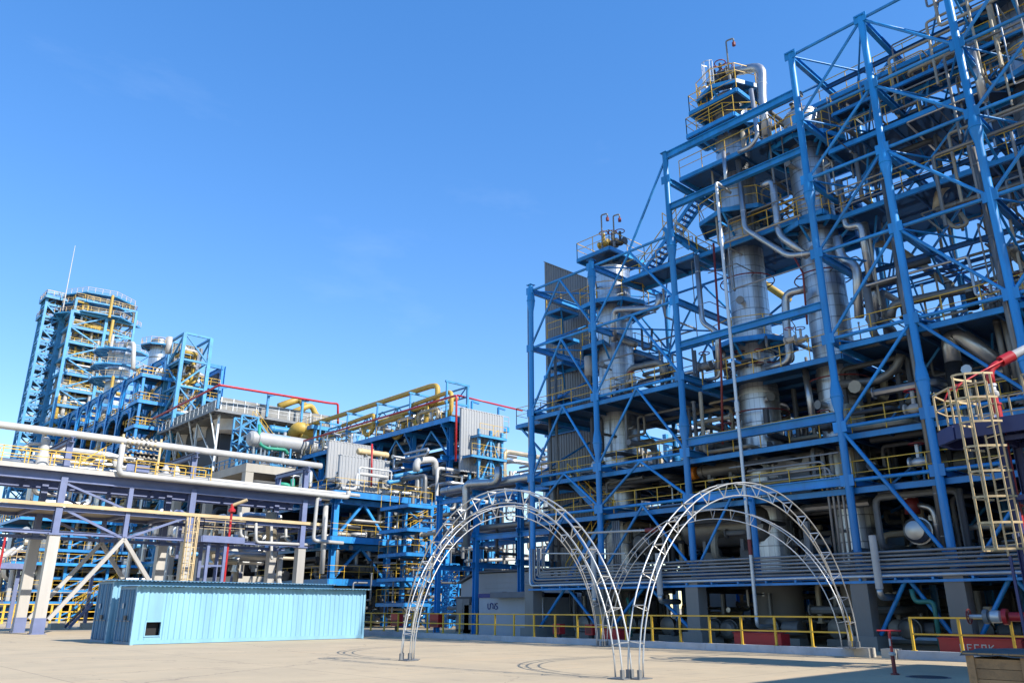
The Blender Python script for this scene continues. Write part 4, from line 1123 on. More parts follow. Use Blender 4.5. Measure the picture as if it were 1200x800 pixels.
for x in (RXs[1], RXs[2] - .2, RXs[3]): beam(PR, 'arm_beam', (x, RY - .5, Z_TOP - .2), (x, RY2 + .5, Z_TOP - .2), 'purple', .32, .36, 'i')
for x in [1 + 33 * i / 11 for i in range(12)]:
    for z, h in ((Z_DK - .22, .3), (Z_LOW - .2, .22)): beam(PR, 'cross_beam', (x, RY, z), (x, RY2, z), 'purple', .2, h, 'i')
MB().box(1, 34, RY - .6, RY + .55, Z_DK - .04, Z_DK).build('walkway_deck', 'pale_steel', PR)
beam(PR, 'walkway_edge', (1, RY - .62, Z_DK - .09), (34.2, RY - .62, Z_DK - .09), 'pale_steel', .05, .32)
MB().box(1, RXs[2] + .6, RY + .05, RY2 - .1, Z_LOW - .06, Z_LOW).build('cable_tray', 'tan_insulation', PR)
beam(PR, 'tray_edge', (1, RY - .32, Z_LOW + .1), (34.4, RY - .32, Z_LOW + .1), 'cream', .08, .24)
railing(PR, [(1, RY - .6, Z_DK), (16.6, RY - .6, Z_DK)], 'yellow', 1.1, 1.6, .06)
railing(PR, [(18.8, RY - .6, Z_DK), (24.4, RY - .6, Z_DK)], 'yellow', 1.1, 1.6, .06)
railing(PR, [(1, RY + .55, Z_DK), (24.4, RY + .55, Z_DK)], 'yellow', 1.1, 1.6, .06)
stair(PR, (14.8, RY + 2.4, 9.8), (17.3, RY + 2.4, 12.0), .8, 'purple', 'yellow', (0, 1, 0))
# pipes on the rack
run('large cream top pipe of the purple rack running to the left edge', [(0, RY - .25, Z_TOP + .2), (34, RY - .25, Z_TOP + .2)], .26, 'white_paint', bands=False)
run('white pipe dropping from the rack top and running right along the deck', [(17.6, RY - .85, Z_TOP - .2), (17.6, RY - .85, Z_DK - .05), (36.5, RY - .85, Z_DK - .05), (36.5, RY - .85, Z_DK + .5)], .2, 'white_paint', bands=False)
run('second white pipe along the rack deck behind the dropping one', [(19, RY - .2, Z_DK + .3), (38, RY - .2, Z_DK + .3)], .16, 'white_paint', bands=False)
for i, (y, r, m) in enumerate(((62.6, .22, 'insulation'), (63.4, .17, 'dull_insulation'), (64.1, .25, 'insulation'), (65.0, .15, 'tan_insulation'), (65.7, .2, 'dull_insulation'))):
    run(('nearest', 'second nearest', 'third nearest', 'fourth nearest', 'fifth nearest')[i] + ' of the five parallel lagged pipes lying on the purple rack', [(0, y, Z_DK + .1 + r), (36 + i * .4, y, Z_DK + .1 + r)], r, m, group='pipes on the purple rack', bands=False)
for i, (y, r) in enumerate(((62.4, .1), (63.2, .14), (64.6, .12), (65.6, .16))):
    run(('nearest', 'second nearest', 'third nearest', 'fourth nearest', 'fifth nearest')[i] + ' of the four pipes on the lower tier of the purple rack', [(22.6, y, Z_LOW + .05 + r), (36, y, Z_LOW + .05 + r)], r, 'insulation', group='lower tier rack pipes', bands=False)
# drops under the right end of the rack
for i, (x, y0, y1, x2, y2) in enumerate(((300, 612, 635, 362, 638), (282, 600, 628, 290, 630), (318, 612, 652, 319, 655), (335, 610, 632, 340, 634))):
    run(('second', 'leftmost', 'third', 'rightmost')[i] + ' of four thin white pipe drops under the right rack end', [px(x, y0, Y=RY - .1 + i * .5), px(x, y1, Y=RY - .1 + i * .5), px(x2, y2, Y=RY - .1 + i * .5)], .12, 'white_paint', group='white drops under the rack', bands=False)
run('white U-shaped pipe looping down at the right end of the rack', [px(402, 578, Y=RY - .7), px(372, 582, Y=RY - .7), px(367, 633, Y=RY - .7), px(402, 636, Y=RY - .7)], .15, 'white_paint', bands=False)
run('thick white pipe standing right of the rack end', [px(382, 590, Y=RY), px(377, 672, Y=RY)], .22, 'white_paint', bands=False)
run('thick lagged downcomer under the rack end', [px(318, 600, Y=64), px(318, 632, Y=64)], .45, 'tan_insulation')
# cylinder and gauge panel on the rack deck
t = thing('filter_pot', 'white vertical filter vessel on the rack deck', 'vessel', (13.2, 62.0, Z_DK))
MB().lathe((13.0, 62.2, Z_DK), [(.1, 0), (.42, .02), (.42, .9), (.3, 1.15), (.3, 2.0), (.12, 2.2)], 16).build('shell', 'white_paint', t, 'auto')
pipe(t, 'side_pipe', [(13.0, 62.2, Z_DK + 1.7), (12.0, 62.2, Z_DK + 1.6), (11.6, 62.2, Z_DK + 1.0)], .12, 'white_paint')
t = thing('valve_manifold', 'brown rusty manifold frame with small valves on the rack deck', 'manifold', (18.6, RY, Z_DK))
for x in (17.7, 20.4): beam(t, 'frame_post', (x, RY - .35, Z_DK), (x, RY - .35, Z_DK + 2.9), 'cream', .14)
rm = random.Random(3)
for i in range(6):
    z = Z_DK + 1.0 + i * .33
    beam(t, 'manifold_tube', (17.7, RY - .35, z), (20.4, RY - .35, z), 'tan_insulation', .09, kind='tube')
    for k in range(7):
        MB().lathe((18.0 + k * .33 + rm.uniform(-.05, .05), RY - .47, z - .05), [(.05, 0), (.1, .04), (.1, .12), (.04, .2)], 8).build('small_valve', rm.choice(('tan_insulation', 'cream', 'tan_insulation', 'dark_steel')), t, 'auto')
MB().box(18.2, 19.8, RY - .5, RY - .4, Z_DK + .3, Z_DK + .8).build('tag_board', 'purple', t)
for x, y in ((526, 0), (312, 0)): pass
t = thing('filter_pot', 'pair of small white pots right of the manifold frame', 'vessel', (21.2, RY, Z_DK))
for k in range(2): MB().lathe((21.2 + k * .8, RY + .2, Z_DK), [(.1, 0), (.28, .05), (.28, .8), (.12, 1.1)], 12).build('pot', 'white_paint', t, 'auto')
for x, y, lab in ((92, 513, 'left'), (139, 526, 'middle'), (120, 528, 'lower')):
    pass
# small fire monitor tower between rack and containers
q = px(240, 640, Y=56.5); zt = px(240, 628, Y=56.5).z
t = thing('fire_monitor_tower', 'small purple fire monitor tower with a cream ladder behind the containers', 'tower', (q.x, 56.5, 0))
for dx in (-.6, .6):
    for dy in (-.6, .6): beam(t, 'leg', (q.x + .6 + dx, 56.5 + dy, 0), (q.x + .6 + dx, 56.5 + dy, zt), 'purple', .2, .2, 'i')
for z in (2.5, 4.4): 
    for dy in (-.6, .6): beam(t, 'tie', (q.x, 56.5 + dy, z), (q.x + 1.2, 56.5 + dy, z), 'purple', .12)
deck(t, q.x - .6, q.x + 2.4, 55.6, 57.4, zt, 'purple', 'purple', .4, False, 'WSNE', 'cream')
cage_ladder(t, (q.x - 1.2, 56.2, .2), zt + 1.0, (-.2, -1, 0), 'cream', .6, .8, 1.2, t=.07)
MB().rod((q.x + 1.4, 55.9, 0), (q.x + 1.4, 55.9, zt + 1.7), .085, 10).build('riser_pipe', 'red', t, 'auto')
MB().lathe((q.x + 1.4, 55.9, zt + 1.7), [(.13, 0), (.26, .05), (.26, .2), (.13, .3), (.13, .6)], 10).build('monitor_base', 'red', t, 'auto')
MB().rod((q.x + 1.4, 55.9, zt + 2.2), (q.x + 2.2, 55.3, zt + 2.6), .12, 10).build('monitor_barrel', 'cream', t, 'auto')
# second small monitor at the far left edge
q = px(6, 655, Y=82)
t = thing('fire_monitor_tower', 'red and purple fire monitor stand at the left edge of the picture', 'tower', (q.x, 82, 0))
deck(t, q.x - 2.5, q.x + 2.2, 81, 83, px(6, 660, Y=82).z, 'purple', 'purple', .4, False, 'WSNE', 'cream')
for dx in (-2, 1.2): beam(t, 'leg', (q.x + dx, 82, 0), (q.x + dx, 82, px(6, 660, Y=82).z - .4), 'purple', .3)
for dx in (-.5, 1.9): beam(t, 'riser_pipe', (q.x + dx, 81, 0), (q.x + dx, 81, px(6, 630, Y=82).z), 'red', .2, kind='tube')
MB().rod(px(-8, 660, Y=82), px(18, 642, Y=82), .35, 10, .2).build('monitor_barrel', 'white_paint', t, 'auto')
MB().rod(px(12, 650, Y=82), px(26, 640, Y=82), .16, 10).build('monitor_nozzle', 'white_paint', t, 'auto')
# purple stair and yellow handrails left of the containers
q0, q1 = px(78, 735, Y=75), px(106, 706, Y=75)
t = thing('access_stair', 'purple access stair with yellow handrails left of the containers', 'stairs', (q0.x, 75, 0))
stair(t, (q0.x, 75, .1), (q1.x, 75, q1.z), 1.2, 'purple', 'yellow', (0, 1, 0))
beam(t, 'post', (q1.x - .2, 75, .2), (q1.x - .2, 75, q1.z + 2.5), 'purple', .25)
for dx in (0, 2.4): MB().box(q1.x - 2.8 + dx, q1.x - 1.8 + dx, 74.5, 75.5, 0, .45).build('concrete_footing', 'pale_concrete', t)

# ================================================================== BLUE PLATFORM BLOCK IN THE MIDDLE
BLX, BLY = 37.3, 64.4
zs = [px(385, 677, Y=BLY, X=None).z, px(390, 627, Y=BLY).z, px(392, 573, Y=BLY).z]
B2 = thing('platform_block', 'three-storey blue platform block with yellow railings behind the railing', 'structure', (BLX + 8, BLY + 4, 0))
for z in zs:
    deck(B2, BLX, BLX + 17, BLY, BLY + 14, z, 'deck_plate', 'blue', .55, False, 'WS')
for x in (BLX + .8, px(454, 640, Y=BLY + 1).x, BLX + 13, BLX + 16.5):
    for y in (BLY + 1, BLY + 7, BLY + 13): beam(B2, 'column', (x, y, 0), (x, y, zs[2] - .6), 'blue', .5, .5, 'i')
for i, (z0, z1) in enumerate(((zs[0], zs[1]), (zs[1], zs[2]))):
    xa, xb = BLX + .8, px(454, 640, Y=BLY + 1).x
    m = Vector(((xa + xb) / 2, BLY + 1, z1 - .9))
    for x in (xa + .3, xb - .3): beam(B2, 'brace', (x, BLY + 1, z0 + .1), m, 'blue', .22)
    beam(B2, 'header_beam', (BLX + .2, BLY + 1, z1 - .85), (BLX + 17, BLY + 1, z1 - .85), 'blue', .3, .5, 'i')
    for y in (BLY + 3, BLY + 5, BLY + 8): beam(B2, 'header_beam', (BLX + .2, y, z1 - .75), (BLX + 17, y, z1 - .75), 'blue', .25, .35, 'i')
    beam(B2, 'header_beam', (BLX + .8, BLY, z1 - .85), (BLX + .8, BLY + 14, z1 - .85), 'blue', .3, .5, 'i')
MB().box(BLX + 1.5, BLX + 17, BLY + 13.4, BLY + 13.7, 0, zs[2] - .7).build('dark_backing', 'dark_steel', B2)
# corrugated white boxes on top
def clad_box(name, label, x0, x1, y0, y1, z0, z1, m='corr_white', slope=0):
    t = thing(name, label, 'cladding', ((x0 + x1) / 2, y0, z0))
    corr_wall(t, 'front_sheet', (x0, y0), (x1, y0), z0, z1, m, .34, .05)
    corr_wall(t, 'side_sheet', (x0, y1), (x0, y0), z0, z1, m, .42, .09)
    corr_wall(t, 'side_sheet', (x1, y0), (x1, y1), z0, z1, m, .42, .09)
    corr_wall(t, 'rear_sheet', (x1, y1), (x0, y1), z0, z1, m, .42, .09)
    MB().box(x0 - .05, x1 + .05, y0 - .05, y1 + .05, z1, z1 + .08).build('roof_sheet', m, t)
    return t
def clad_px(label, xa, xb, yt, yb, Y, dep, **k):
    a, b = px(xa, yt, Y=Y), px(xb, yt, Y=Y); bot = px(xa, yb, Y=Y)
    return clad_box('clad_enclosure', label, a.x, b.x, Y, Y + dep, bot.z, a.z, **k)
clad_px('lower white corrugated enclosure above the blue platform block', 400, 457, 533, 573, 66.5, .5)
clad_px('upper white corrugated enclosure behind the lower one', 387, 437, 516, 560, 71, .5)
# cream drum on the lower enclosure
drum('cream horizontal drum lying behind the lower white enclosure', px(437, 531, Y=69), .32, 3.5, 'X', 'cream')
run('red thin pipe down the lower white enclosure', [px(436, 520, Y=66.2), px(435, 570, Y=66.2)], .09, 'red', bands=False)

# blue stair tower right of the block
sx0 = px(504, 640, Y=57.5).x; sz = px(504, 592, Y=57.5).z
ST = thing('stair_tower', 'blue zigzag stair tower standing behind the left arch', 'stairs', (sx0, 58, 0))
sx1 = px(521, 640, Y=57.5).x + .2
for x in (sx0, sx1):
    for y in (57.5, 61.5): beam(ST, 'post', (x, y, 0), (x, y, sz), 'blue', .34, .34, 'i')
nl = 5
for i in range(nl):
    z0, z1 = sz * i / nl, sz * (i + 1) / nl
    beam(ST, 'brace', (sx0, 57.5, z0), (sx1, 57.5, z1), 'blue', .16); beam(ST, 'brace', (sx0, 57.5, z0), (sx0, 61.5, z1), 'blue', .16)
    for y in (57.5, 61.5): beam(ST, 'tie', (sx0 - 1.6, y, z1), (sx1, y, z1), 'blue', .2, .25)
    deck(ST, sx0 - 2.6, sx0 - .1, 57.3, 61.6, z1, 'deck_plate', 'blue', .28, False, 'WS')
    a, b = ((sx0 + .2), (sx1 - .2))
    stair(ST, (sx0 - .3, 58.2 if i % 2 else 60.6, z0), (sx1 + 1.6, 58.2 if i % 2 else 60.6, z1 - .2), .9, 'blue', 'yellow', (0, 1, 0))
# lattice mast
mx0, my0 = px(526, 738, Y=56).x, 56
LM = thing('lattice_mast', 'slender blue lattice mast standing behind the left arch leg', 'mast', (mx0, my0, 0))
mz = px(526, 660, Y=56).z; w = .95
for dx in (0, w):
    for dy in (0, w): beam(LM, 'leg', (mx0 + dx, my0 + dy, 0), (mx0 + dx, my0 + dy, mz), 'blue', .11)
n = 9
for i in range(n):
    z0, z1 = mz * i / n, mz * (i + 1) / n
    for a, b in (((0, 0), (w, 0)), ((0, 0), (0, w)), ((w, 0), (w, w)), ((0, w), (w, w))):
        beam(LM, 'lacing', (mx0 + a[0], my0 + a[1], z0), (mx0 + b[0], my0 + b[1], z1), 'blue', .06)
        beam(LM, 'lacing', (mx0 + b[0], my0 + b[1], z0), (mx0 + a[0], my0 + a[1], z1), 'blue', .06)
        beam(LM, 'ring', (mx0 + a[0], my0 + a[1], z1), (mx0 + b[0], my0 + b[1], z1), 'blue', .07)

# ------------------------------------------------------------------ grey building with the dark logo
GB = thing('substation_building', 'low grey building with a dark logo behind the railing', 'building', (37, 40, 0))
ax = 35.6; ya = px(561, 740, X=ax).y; za = px(561, 696, X=ax).z
MB().box(ax, ax + 3, 35.9, ya, 0, za).build('annex_wall', 'bldg', GB)
zb = px(561, 700, X=ax - .06).z
MB().box(ax - .06, ax + 3.02, 35.9, ya + .05, zb, za + .04).build('blue_fascia', 'navy', GB)
MB().box(ax - .7, ax - .08, 35.7, px(577, 700, X=ax - .5).y, zb - .02, za + .10).build('canopy', 'roof_grey', GB)
mxb = 39.2; yb = px(540, 700, X=mxb).y; zt1 = px(560, 672, X=mxb).z; zt0 = px(540, 684, X=mxb).z; yk = px(560, 672, X=mxb).y
MB().add([(mxb, 35.9, 0), (mxb, yb, 0), (mxb, yb, zt0), (mxb, yk, zt1), (mxb, 35.9, zt1), (mxb + 9, 35.9, 0), (mxb + 9, yb, 0), (mxb + 9, yb, zt0), (mxb + 9, yk, zt1), (mxb + 9, 35.9, zt1)],
         [(0, 4, 3, 2, 1), (5, 6, 7, 8, 9), (1, 2, 7, 6), (0, 5, 9, 4)]).build('main_wall', 'bldg', GB)
MB().add([(mxb - .25, yb + .2, zt0 + .02), (mxb - .25, yk, zt1 + .05), (mxb - .25, 35.8, zt1 + .05), (mxb + 9.2, 35.8, zt1 + .05), (mxb + 9.2, yk, zt1 + .05), (mxb + 9.2, yb + .2, zt0 + .02)]
         + [(mxb - .25, yb + .2, zt0 + .14), (mxb - .25, yk, zt1 + .17), (mxb - .25, 35.8, zt1 + .17), (mxb + 9.2, 35.8, zt1 + .17), (mxb + 9.2, yk, zt1 + .17), (mxb + 9.2, yb + .2, zt0 + .14)],
         [(0, 1, 4, 5), (1, 2, 3, 4), (6, 11, 10, 7), (7, 10, 9, 8), (0, 6, 7, 1), (1, 7, 8, 2)]).build('roof', 'roof_grey', GB)
for k in range(5):
    z = zt1 - .35 * k - .3
    beam(GB, 'cladding_rib', (mxb - .02, 36, z), (mxb - .02, yk - .3, z), 'bldg', .03, .04)
# the logo: rounded letters U N I S in navy tube strokes laid on the wall
def stroke(pts, r): return MB().sweep(pts, r, 6)
lg = px(571.5, 713, X=ax - .03); lg2 = px(583, 706.5, X=ax - .03)
W = lg.y - lg2.y; Hh = lg2.z - lg.z
def L(u, v): return Vector((ax - .015, lg.y - W * u, lg.z + Hh * v))
def arc(cu, cv, ru, rv, a0, a1, n=8): return [L(cu + ru * cos(radians(a0 + (a1 - a0) * i / n)), cv + rv * sin(radians(a0 + (a1 - a0) * i / n))) for i in range(n + 1)]
r_ = W * .035
for nm, pts in (('letter_u', [L(0, 1)] + arc(.12, .25, .12, .25, 180, 360) + [L(.24, 1)]), ('letter_n', [L(.24, .98)] + [L(.24, 1)] + arc(.38, .75, .14, .25, 180, 0)[1:] + [L(.52, 0)]),
                ('letter_i', [L(.66, .0), L(.66, .66)]), ('letter_dot', [L(.66, .86), L(.66, 1.0)]), ('letter_s', [L(.76, .0), L(.92, 0), L(1.0, .12), L(1.0, .32), L(.94, .45), L(.85, .53), L(.78, .66), L(.78, .88), L(.84, 1.0), L(.98, 1.0)])):
    stroke(pts, r_).build(nm, 'navy', GB)
# dark cabinets left of the building
for i, (x, yy, wd) in enumerate(((543, 705, 1.6), (550, 712, 1.2))):
    c = px(x, yy, X=36.5); t = thing('cabinet', ('tall dark cabinet standing left of the grey building', 'lower dark cabinet against the corner of the grey building')[i], 'cabinet', (36.5, c.y, 0))
    MB().box(36.5, 37.6, c.y - wd / 2, c.y + wd / 2, .1, c.z + .35).build('body', 'dark_steel', t)
    MB().box(36.46, 36.495, c.y - wd / 2 + .1, c.y - .02, .25, c.z + .2).build('door', 'grey_steel', t); MB().box(36.46, 36.495, c.y + .02, c.y + wd / 2 - .1, .25, c.z + .2).build('door', 'grey_steel', t)
    MB().box(36.48, 37.62, c.y - wd / 2 - .02, c.y + wd / 2 + .02, 0, .1).build('plinth', 'concrete', t)

# ------------------------------------------------------------------ pipe bridge between block and right structure
PB = thing('pipe_bridge', 'blue pipe bridge carrying grey pipes behind the left arch', 'pipe rack', (38, 48, 0))
zpb = 9.3
for y in (38.5, 43, 47.2):
    for x in (36.2, 40.2): beam(PB, 'column', (x, y, 0), (x, y, zpb), 'blue', .32, .32, 'i')
    for z in (zpb, 6.4, 4.4): beam(PB, 'cross_beam', (35.8, y, z), (40.6, y, z), 'blue', .25, .35, 'i')
for x in (36.2, 40.2):
    for z in (zpb - .3, 6.2): beam(PB, 'girder', (x, 35.6, z), (x, 47.6, z), 'blue', .25, .35, 'i')
for i, (x, r, m) in enumerate(((36.3, .3, 'insulation'), (37.2, .2, 'dull_insulation'), (38.0, .25, 'insulation'), (38.9, .16, 'tan_insulation'), (39.7, .22, 'insulation'))):
    run(('nearest', 'second nearest', 'third nearest', 'fourth nearest', 'fifth nearest')[i] + ' of the five long grey pipes lying on the blue pipe bridge', [(x, 35.4, zpb + .2 + r), (x, 47 + i * .6, zpb + .2 + r)], r, m, group='pipes on the blue bridge')
for i, (x, r, m) in enumerate(((36.6, .2, 'dull_insulation'), (37.6, .14, 'insulation'), (38.6, .22, 'dull_insulation'))):
    run(('nearest', 'second nearest', 'third nearest', 'fourth nearest', 'fifth nearest')[i] + ' of the three pipes on the lower tier of the blue bridge', [(x, 35.4, 6.7 + r), (x, 47 + i * .5, 6.7 + r)], r, m, group='lower bridge pipes')
run('big silver pipe with two elbows rising above the left arch', P(35.5, (547, 640), (546, 567), (584, 565), (584, 547)), .27, 'insulation', .5)
run('pale level pipe under the bridge between mast and first column', [px(545, 657, Y=47), px(628, 654, Y=47)], .12, 'white_paint', bands=False)
run('pale vertical drop below the crown of the left arch', [px(602, 604, Y=47), px(602, 655, Y=47)], .1, 'white_paint', bands=False)
run('silver flanged pipe level behind the left arch crown', [px(548, 622, Y=52), px(600, 624, Y=52)], .22, 'insulation')
run('white swan-neck pipe above the middle blue platform', [px(488, 552, Y=63), px(488, 540, Y=63), px(510, 538, Y=63), px(511, 556, Y=63)], .35, 'white_paint', .7)
for i, (x0, y0, x1, y1) in enumerate(((455, 565, 520, 552), (462, 558, 545, 540))):
    run(('lower', 'upper')[i] + ' of two sky blue headers above the middle platform', [px(x0, y0, Y=64), px(x1, y1, Y=70)], .2, 'sky_blue', group='blue headers', bands=False)

# ================================================================== RACK WITH YELLOW GAS PIPES
YRX0, YRX1, YRY0, YRY1 = 48.5, 56.5, 62.5, 125
zy = px(528, 487, X=YRX0).z
e0 = px(528, 487, X=YRX0)
YRY0 = e0.y
ZTR = px(506, 452, X=YRX0 + 1.6).z - .5
YR = thing('gas_pipe_rack', 'long blue rack in the middle distance carrying yellow gas pipes', 'pipe rack', (YRX0, YRY0, 0))
deck(YR, YRX0, YRX1, YRY0, YRY1, zy, 'deck_plate', 'blue', .5, True, 'WS')
for k in range(9):
    y = YRY0 + 1.5 + k * 6.5
    for x in (YRX0 + 1.2, YRX1 - 1): beam(YR, 'column', (x, y, 0), (x, y, zy - .5), 'blue', .5, .5, 'i')
    beam(YR, 'cross_beam', (YRX0, y, zy - .6), (YRX1, y, zy - .6), 'blue', .3, .5, 'i'); beam(YR, 'cross_beam', (YRX0, y, zy - 4), (YRX1, y, zy - 4), 'blue', .3, .5, 'i')
    beam(YR, 'bracket', (YRX0 + 1.2, y, zy - 2.4), (YRX0, y, zy - .5), 'blue', .16)
    beam(YR, 'brace', (YRX0 + 1.2, y, zy - 3.9), (YRX0 + 1.2, y + 3.2, zy - .7), 'blue', .18); beam(YR, 'brace', (YRX0 + 1.2, y + 3.2, zy - .7), (YRX0 + 1.2, y + 6.4, zy - 3.9), 'blue', .18)
    beam(YR, 'rack_post', (YRX0 + .6, y, zy), (YRX0 + .6, y, ZTR), 'sky_blue', .16); beam(YR, 'rack_post', (YRX0 + 3.4, y, zy), (YRX0 + 3.4, y, ZTR), 'sky_blue', .22)
    beam(YR, 'rack_beam', (YRX0 + .4, y, ZTR), (YRX0 + 3.6, y, ZTR), 'sky_blue', .2); beam(YR, 'rack_beam', (YRX0 + .4, y, ZTR - 2.2), (YRX0 + 3.6, y, ZTR - 2.2), 'sky_blue', .2)
    if k < 8:
        for x in (YRX0 + 3.4,):
            beam(YR, 'truss_chord', (x, y, ZTR - .1), (x, y + 6.5, ZTR - .1), 'sky_blue', .16); beam(YR, 'truss_chord', (x, y, ZTR - 1.2), (x, y + 6.5, ZTR - 1.2), 'sky_blue', .14)
            for j in range(4): beam(YR, 'truss_web', (x, y + j * 1.625, zy + (2.9 if j % 2 else 4.1)), (x, y + (j + 1) * 1.625, zy + (4.1 if j % 2 else 2.9)), 'sky_blue', .1)
for z in (zy - 4,): beam(YR, 'girder', (YRX0 + 1.2, YRY0, z), (YRX0 + 1.2, YRY1, z), 'blue', .3, .4, 'i')
MB().box(YRX1 - .4, YRX1 - .1, YRY0 + 1, YRY1, 0, zy - 1).build('dark_backing', 'dark_steel', YR)
tp0, tp1 = px(395, 488, X=YRX0 + 1.6), px(506, 452, X=YRX0 + 1.6)
run('uppermost yellow gas pipe with a hooked right end', [(YRX0 + 1.6, 118, tp1.z), (YRX0 + 1.6, tp1.y, tp1.z), (YRX0 + 1.6, tp1.y - 1.1, tp1.z - .2), (YRX0 + 1.6, tp1.y - 1.1, tp1.z - 2.0), (YRX0 + 1.6, tp1.y + 3, tp1.z - 2.2)], .3, 'yellow_pipe', .8)
def loop(lab, x, y, s, X=YRX0 + 1.0):
    a = px(x, y, X=X)
    run(lab, [a + Vector((0, 6, -.2)), a, a + Vector((0, -1.0 * s, 0)), a + Vector((0, -1.0 * s, -2.0 * s)), a + Vector((0, .5 * s, -2.4 * s)), a + Vector((0, 1.2 * s, -1.4 * s))], .24, 'yellow_pipe', .8)
loop('yellow pipe loop nearest the end of the gas rack', 521, 461, 1.2)
loop('yellow pipe loop second from the end of the gas rack', 494, 477, 1.0)
loop('yellow pipe loop third from the end of the gas rack', 467, 489, 1.0)
loop('yellow pipe loop at the far left of the gas rack', 433, 487, 1.0, YRX0 + .8)
run('long lower yellow pipe along the gas rack', [(YRX0 + 2.4, 118, zy + 2.6), (YRX0 + 2.4, YRY0 + 2, zy + 2.6)], .2, 'yellow_pipe')
rd0, rd1 = px(535, 463, X=YRX0 - .2), px(395, 512, X=YRX0 - .2)
run('red fire line along the gas rack turning down at its end', [(YRX0 - .2, 110, rd0.z), rd0, px(534, 540, X=YRX0 - .2)], .11, 'red', bands=False)
run('red fire line stretching from the gas rack to the blue frame', [px(536, 463, Y=64), px(612, 481, Y=64)], .1, 'red', bands=False)
for i, x in enumerate((553, 584)):
    a = px(x, 466 + (x - 536) * .24, Y=64); t = thing('line_support', ('left', 'right')[i] + ' blue bracket post holding the red fire line', 'bracket', a)
    MB().bar(a, a - Vector((0, 0, 2.2)), .18).build('post', 'blue', t); MB().bar(a, a + Vector((1.0, 0, -.1)), .16).build('arm', 'blue', t)

YRW = YRY0 - .9
clad_px('tall white corrugated wall at the end of the yellow pipe rack', 542, 590, 478, 552, YRW, .4)
# light blue stair structure right of the white wall
LB = thing('stair_structure', 'light blue stair and pipe frame right of the tall white wall', 'structure', (58, 63, 0))
qa, qb = px(561, 520, Y=60).x, px(588, 520, Y=60).x
for x in (qa, (qa + qb) / 2, qb):
    for y in (60, 61.4): beam(LB, 'post', (x, y, 0), (x, y, px(561, 502, Y=60).z), 'sky_blue', .25)
for i, yy in enumerate((560, 534, 509)):
    z = px(561, yy, Y=60).z
    deck(LB, qa - .2 - (i % 2) * 1.0, qb + .3, 59.6, 61.4, z, 'grate', 'sky_blue', .22, False, 'S')
    beam(LB, 'brace', (qa, 60, z - 3), ((qa + qb) / 2, 60, z), 'sky_blue', .15); beam(LB, 'brace', ((qa + qb) / 2, 60, z), (qb, 60, z - 3), 'sky_blue', .15)
    stair(LB, (qa, 61, z - 3), (qb, 61, z), .9, 'sky_blue', 'yellow', (0, 1, 0))

# ================================================================== CONCRETE TABLE WITH EXCHANGERS AND AIR COOLER
CD = 95
cc = px(289, 542, D=CD)
CTX, CTY, CTZ = cc.x, cc.y, cc.z
CTX1 = px(402, 560, Y=CTY).x; CTY1 = CTY + 24
CT = thing('concrete_table_frame', 'pale concrete frame carrying the white exchanger and air cooler', 'structure', (CTX, CTY, 0))
MB().box(CTX, CTX1 + 8, CTY, CTY1, CTZ - 1.0, CTZ).build('table_slab', 'pale_concrete', CT)
for i in range(6):
    for x in (CTX + .55, CTX + 11, CTX1 + 6):
        y = CTY + .55 + i * 11
        MB().box(x - .5, x + .5, y - .5, y + .5, 0, CTZ - 1.0).build('column', 'pale_concrete', CT)
for z in (CTZ - 7, CTZ - 13):
    MB().box(CTX + .1, CTX1 + 6, CTY + .15, CTY + .9, z - .9, z).build('cross_beam', 'pale_concrete', CT)
    MB().box(CTX + .1, CTX + .9, CTY + .95, CTY1, z - .9, z).build('cross_beam', 'pale_concrete', CT)
    MB().box(CTX + 1, CTX1 + 6, CTY + 1, CTY1, z - .3, z - .05).build('floor_slab', 'concrete', CT)
MB().box(CTX + 1.5, CTX1 + 8, CTY + 16, CTY + 16.4, 0, CTZ - 1.4).build('dark_backing', 'dark_steel', CT)  # dark sheet added to stand in for the shade below the slab
railing(CT, [(CTX, CTY1, CTZ), (CTX, CTY, CTZ), (CTX1, CTY, CTZ)], 'sky_blue', 1.1, 1.6, .09)
# exchanger on the table
c = px(333, 519, Y=CTY + 1.5)
EX = drum('large white horizontal exchanger on the concrete table', (c.x, CTY + 1.5, c.z), .95, px(372, 525, Y=CTY + 1.5).x - px(296, 514, Y=CTY + 1.5).x, 'X', 'corr_white')
run('fat yellow elbow duct rising behind the white exchanger', [px(372, 512, Y=CTY + 3), px(372, 500, Y=CTY + 3) if False else px(362, 505, Y=CTY + 3), px(349, 500, Y=CTY + 3), px(342, 512, Y=CTY + 5)], .85, 'yellow_pipe', 1.6, False)
run('yellow horizontal drum pipe right of the white exchanger', [px(352, 510, Y=CTY + 3.2), px(388, 518, Y=CTY + 3.2)], .6, 'yellow_pipe')
run('green vertical pipe in front of the white exchanger', [px(304, 497, Y=CTY + .8), px(304, 520, Y=CTY + .8), px(312, 525, Y=CTY + .8), px(335, 527, Y=CTY + .8), px(337, 532, Y=CTY + .8)], .2, 'green_pipe', .4, False)
drum('sky blue small vessel above the white exchanger', px(335, 505, Y=CTY + 5), .5, 4.5, 'X', 'sky_blue')
run('bright green pipe under the concrete table', [px(328, 567, Y=CTY - 4), px(338, 568, Y=CTY - 4), px(338, 574, Y=CTY - 4), px(343, 574, Y=CTY - 4), px(343, 561, Y=CTY - 4)], .25, 'green_pipe', .4, False)
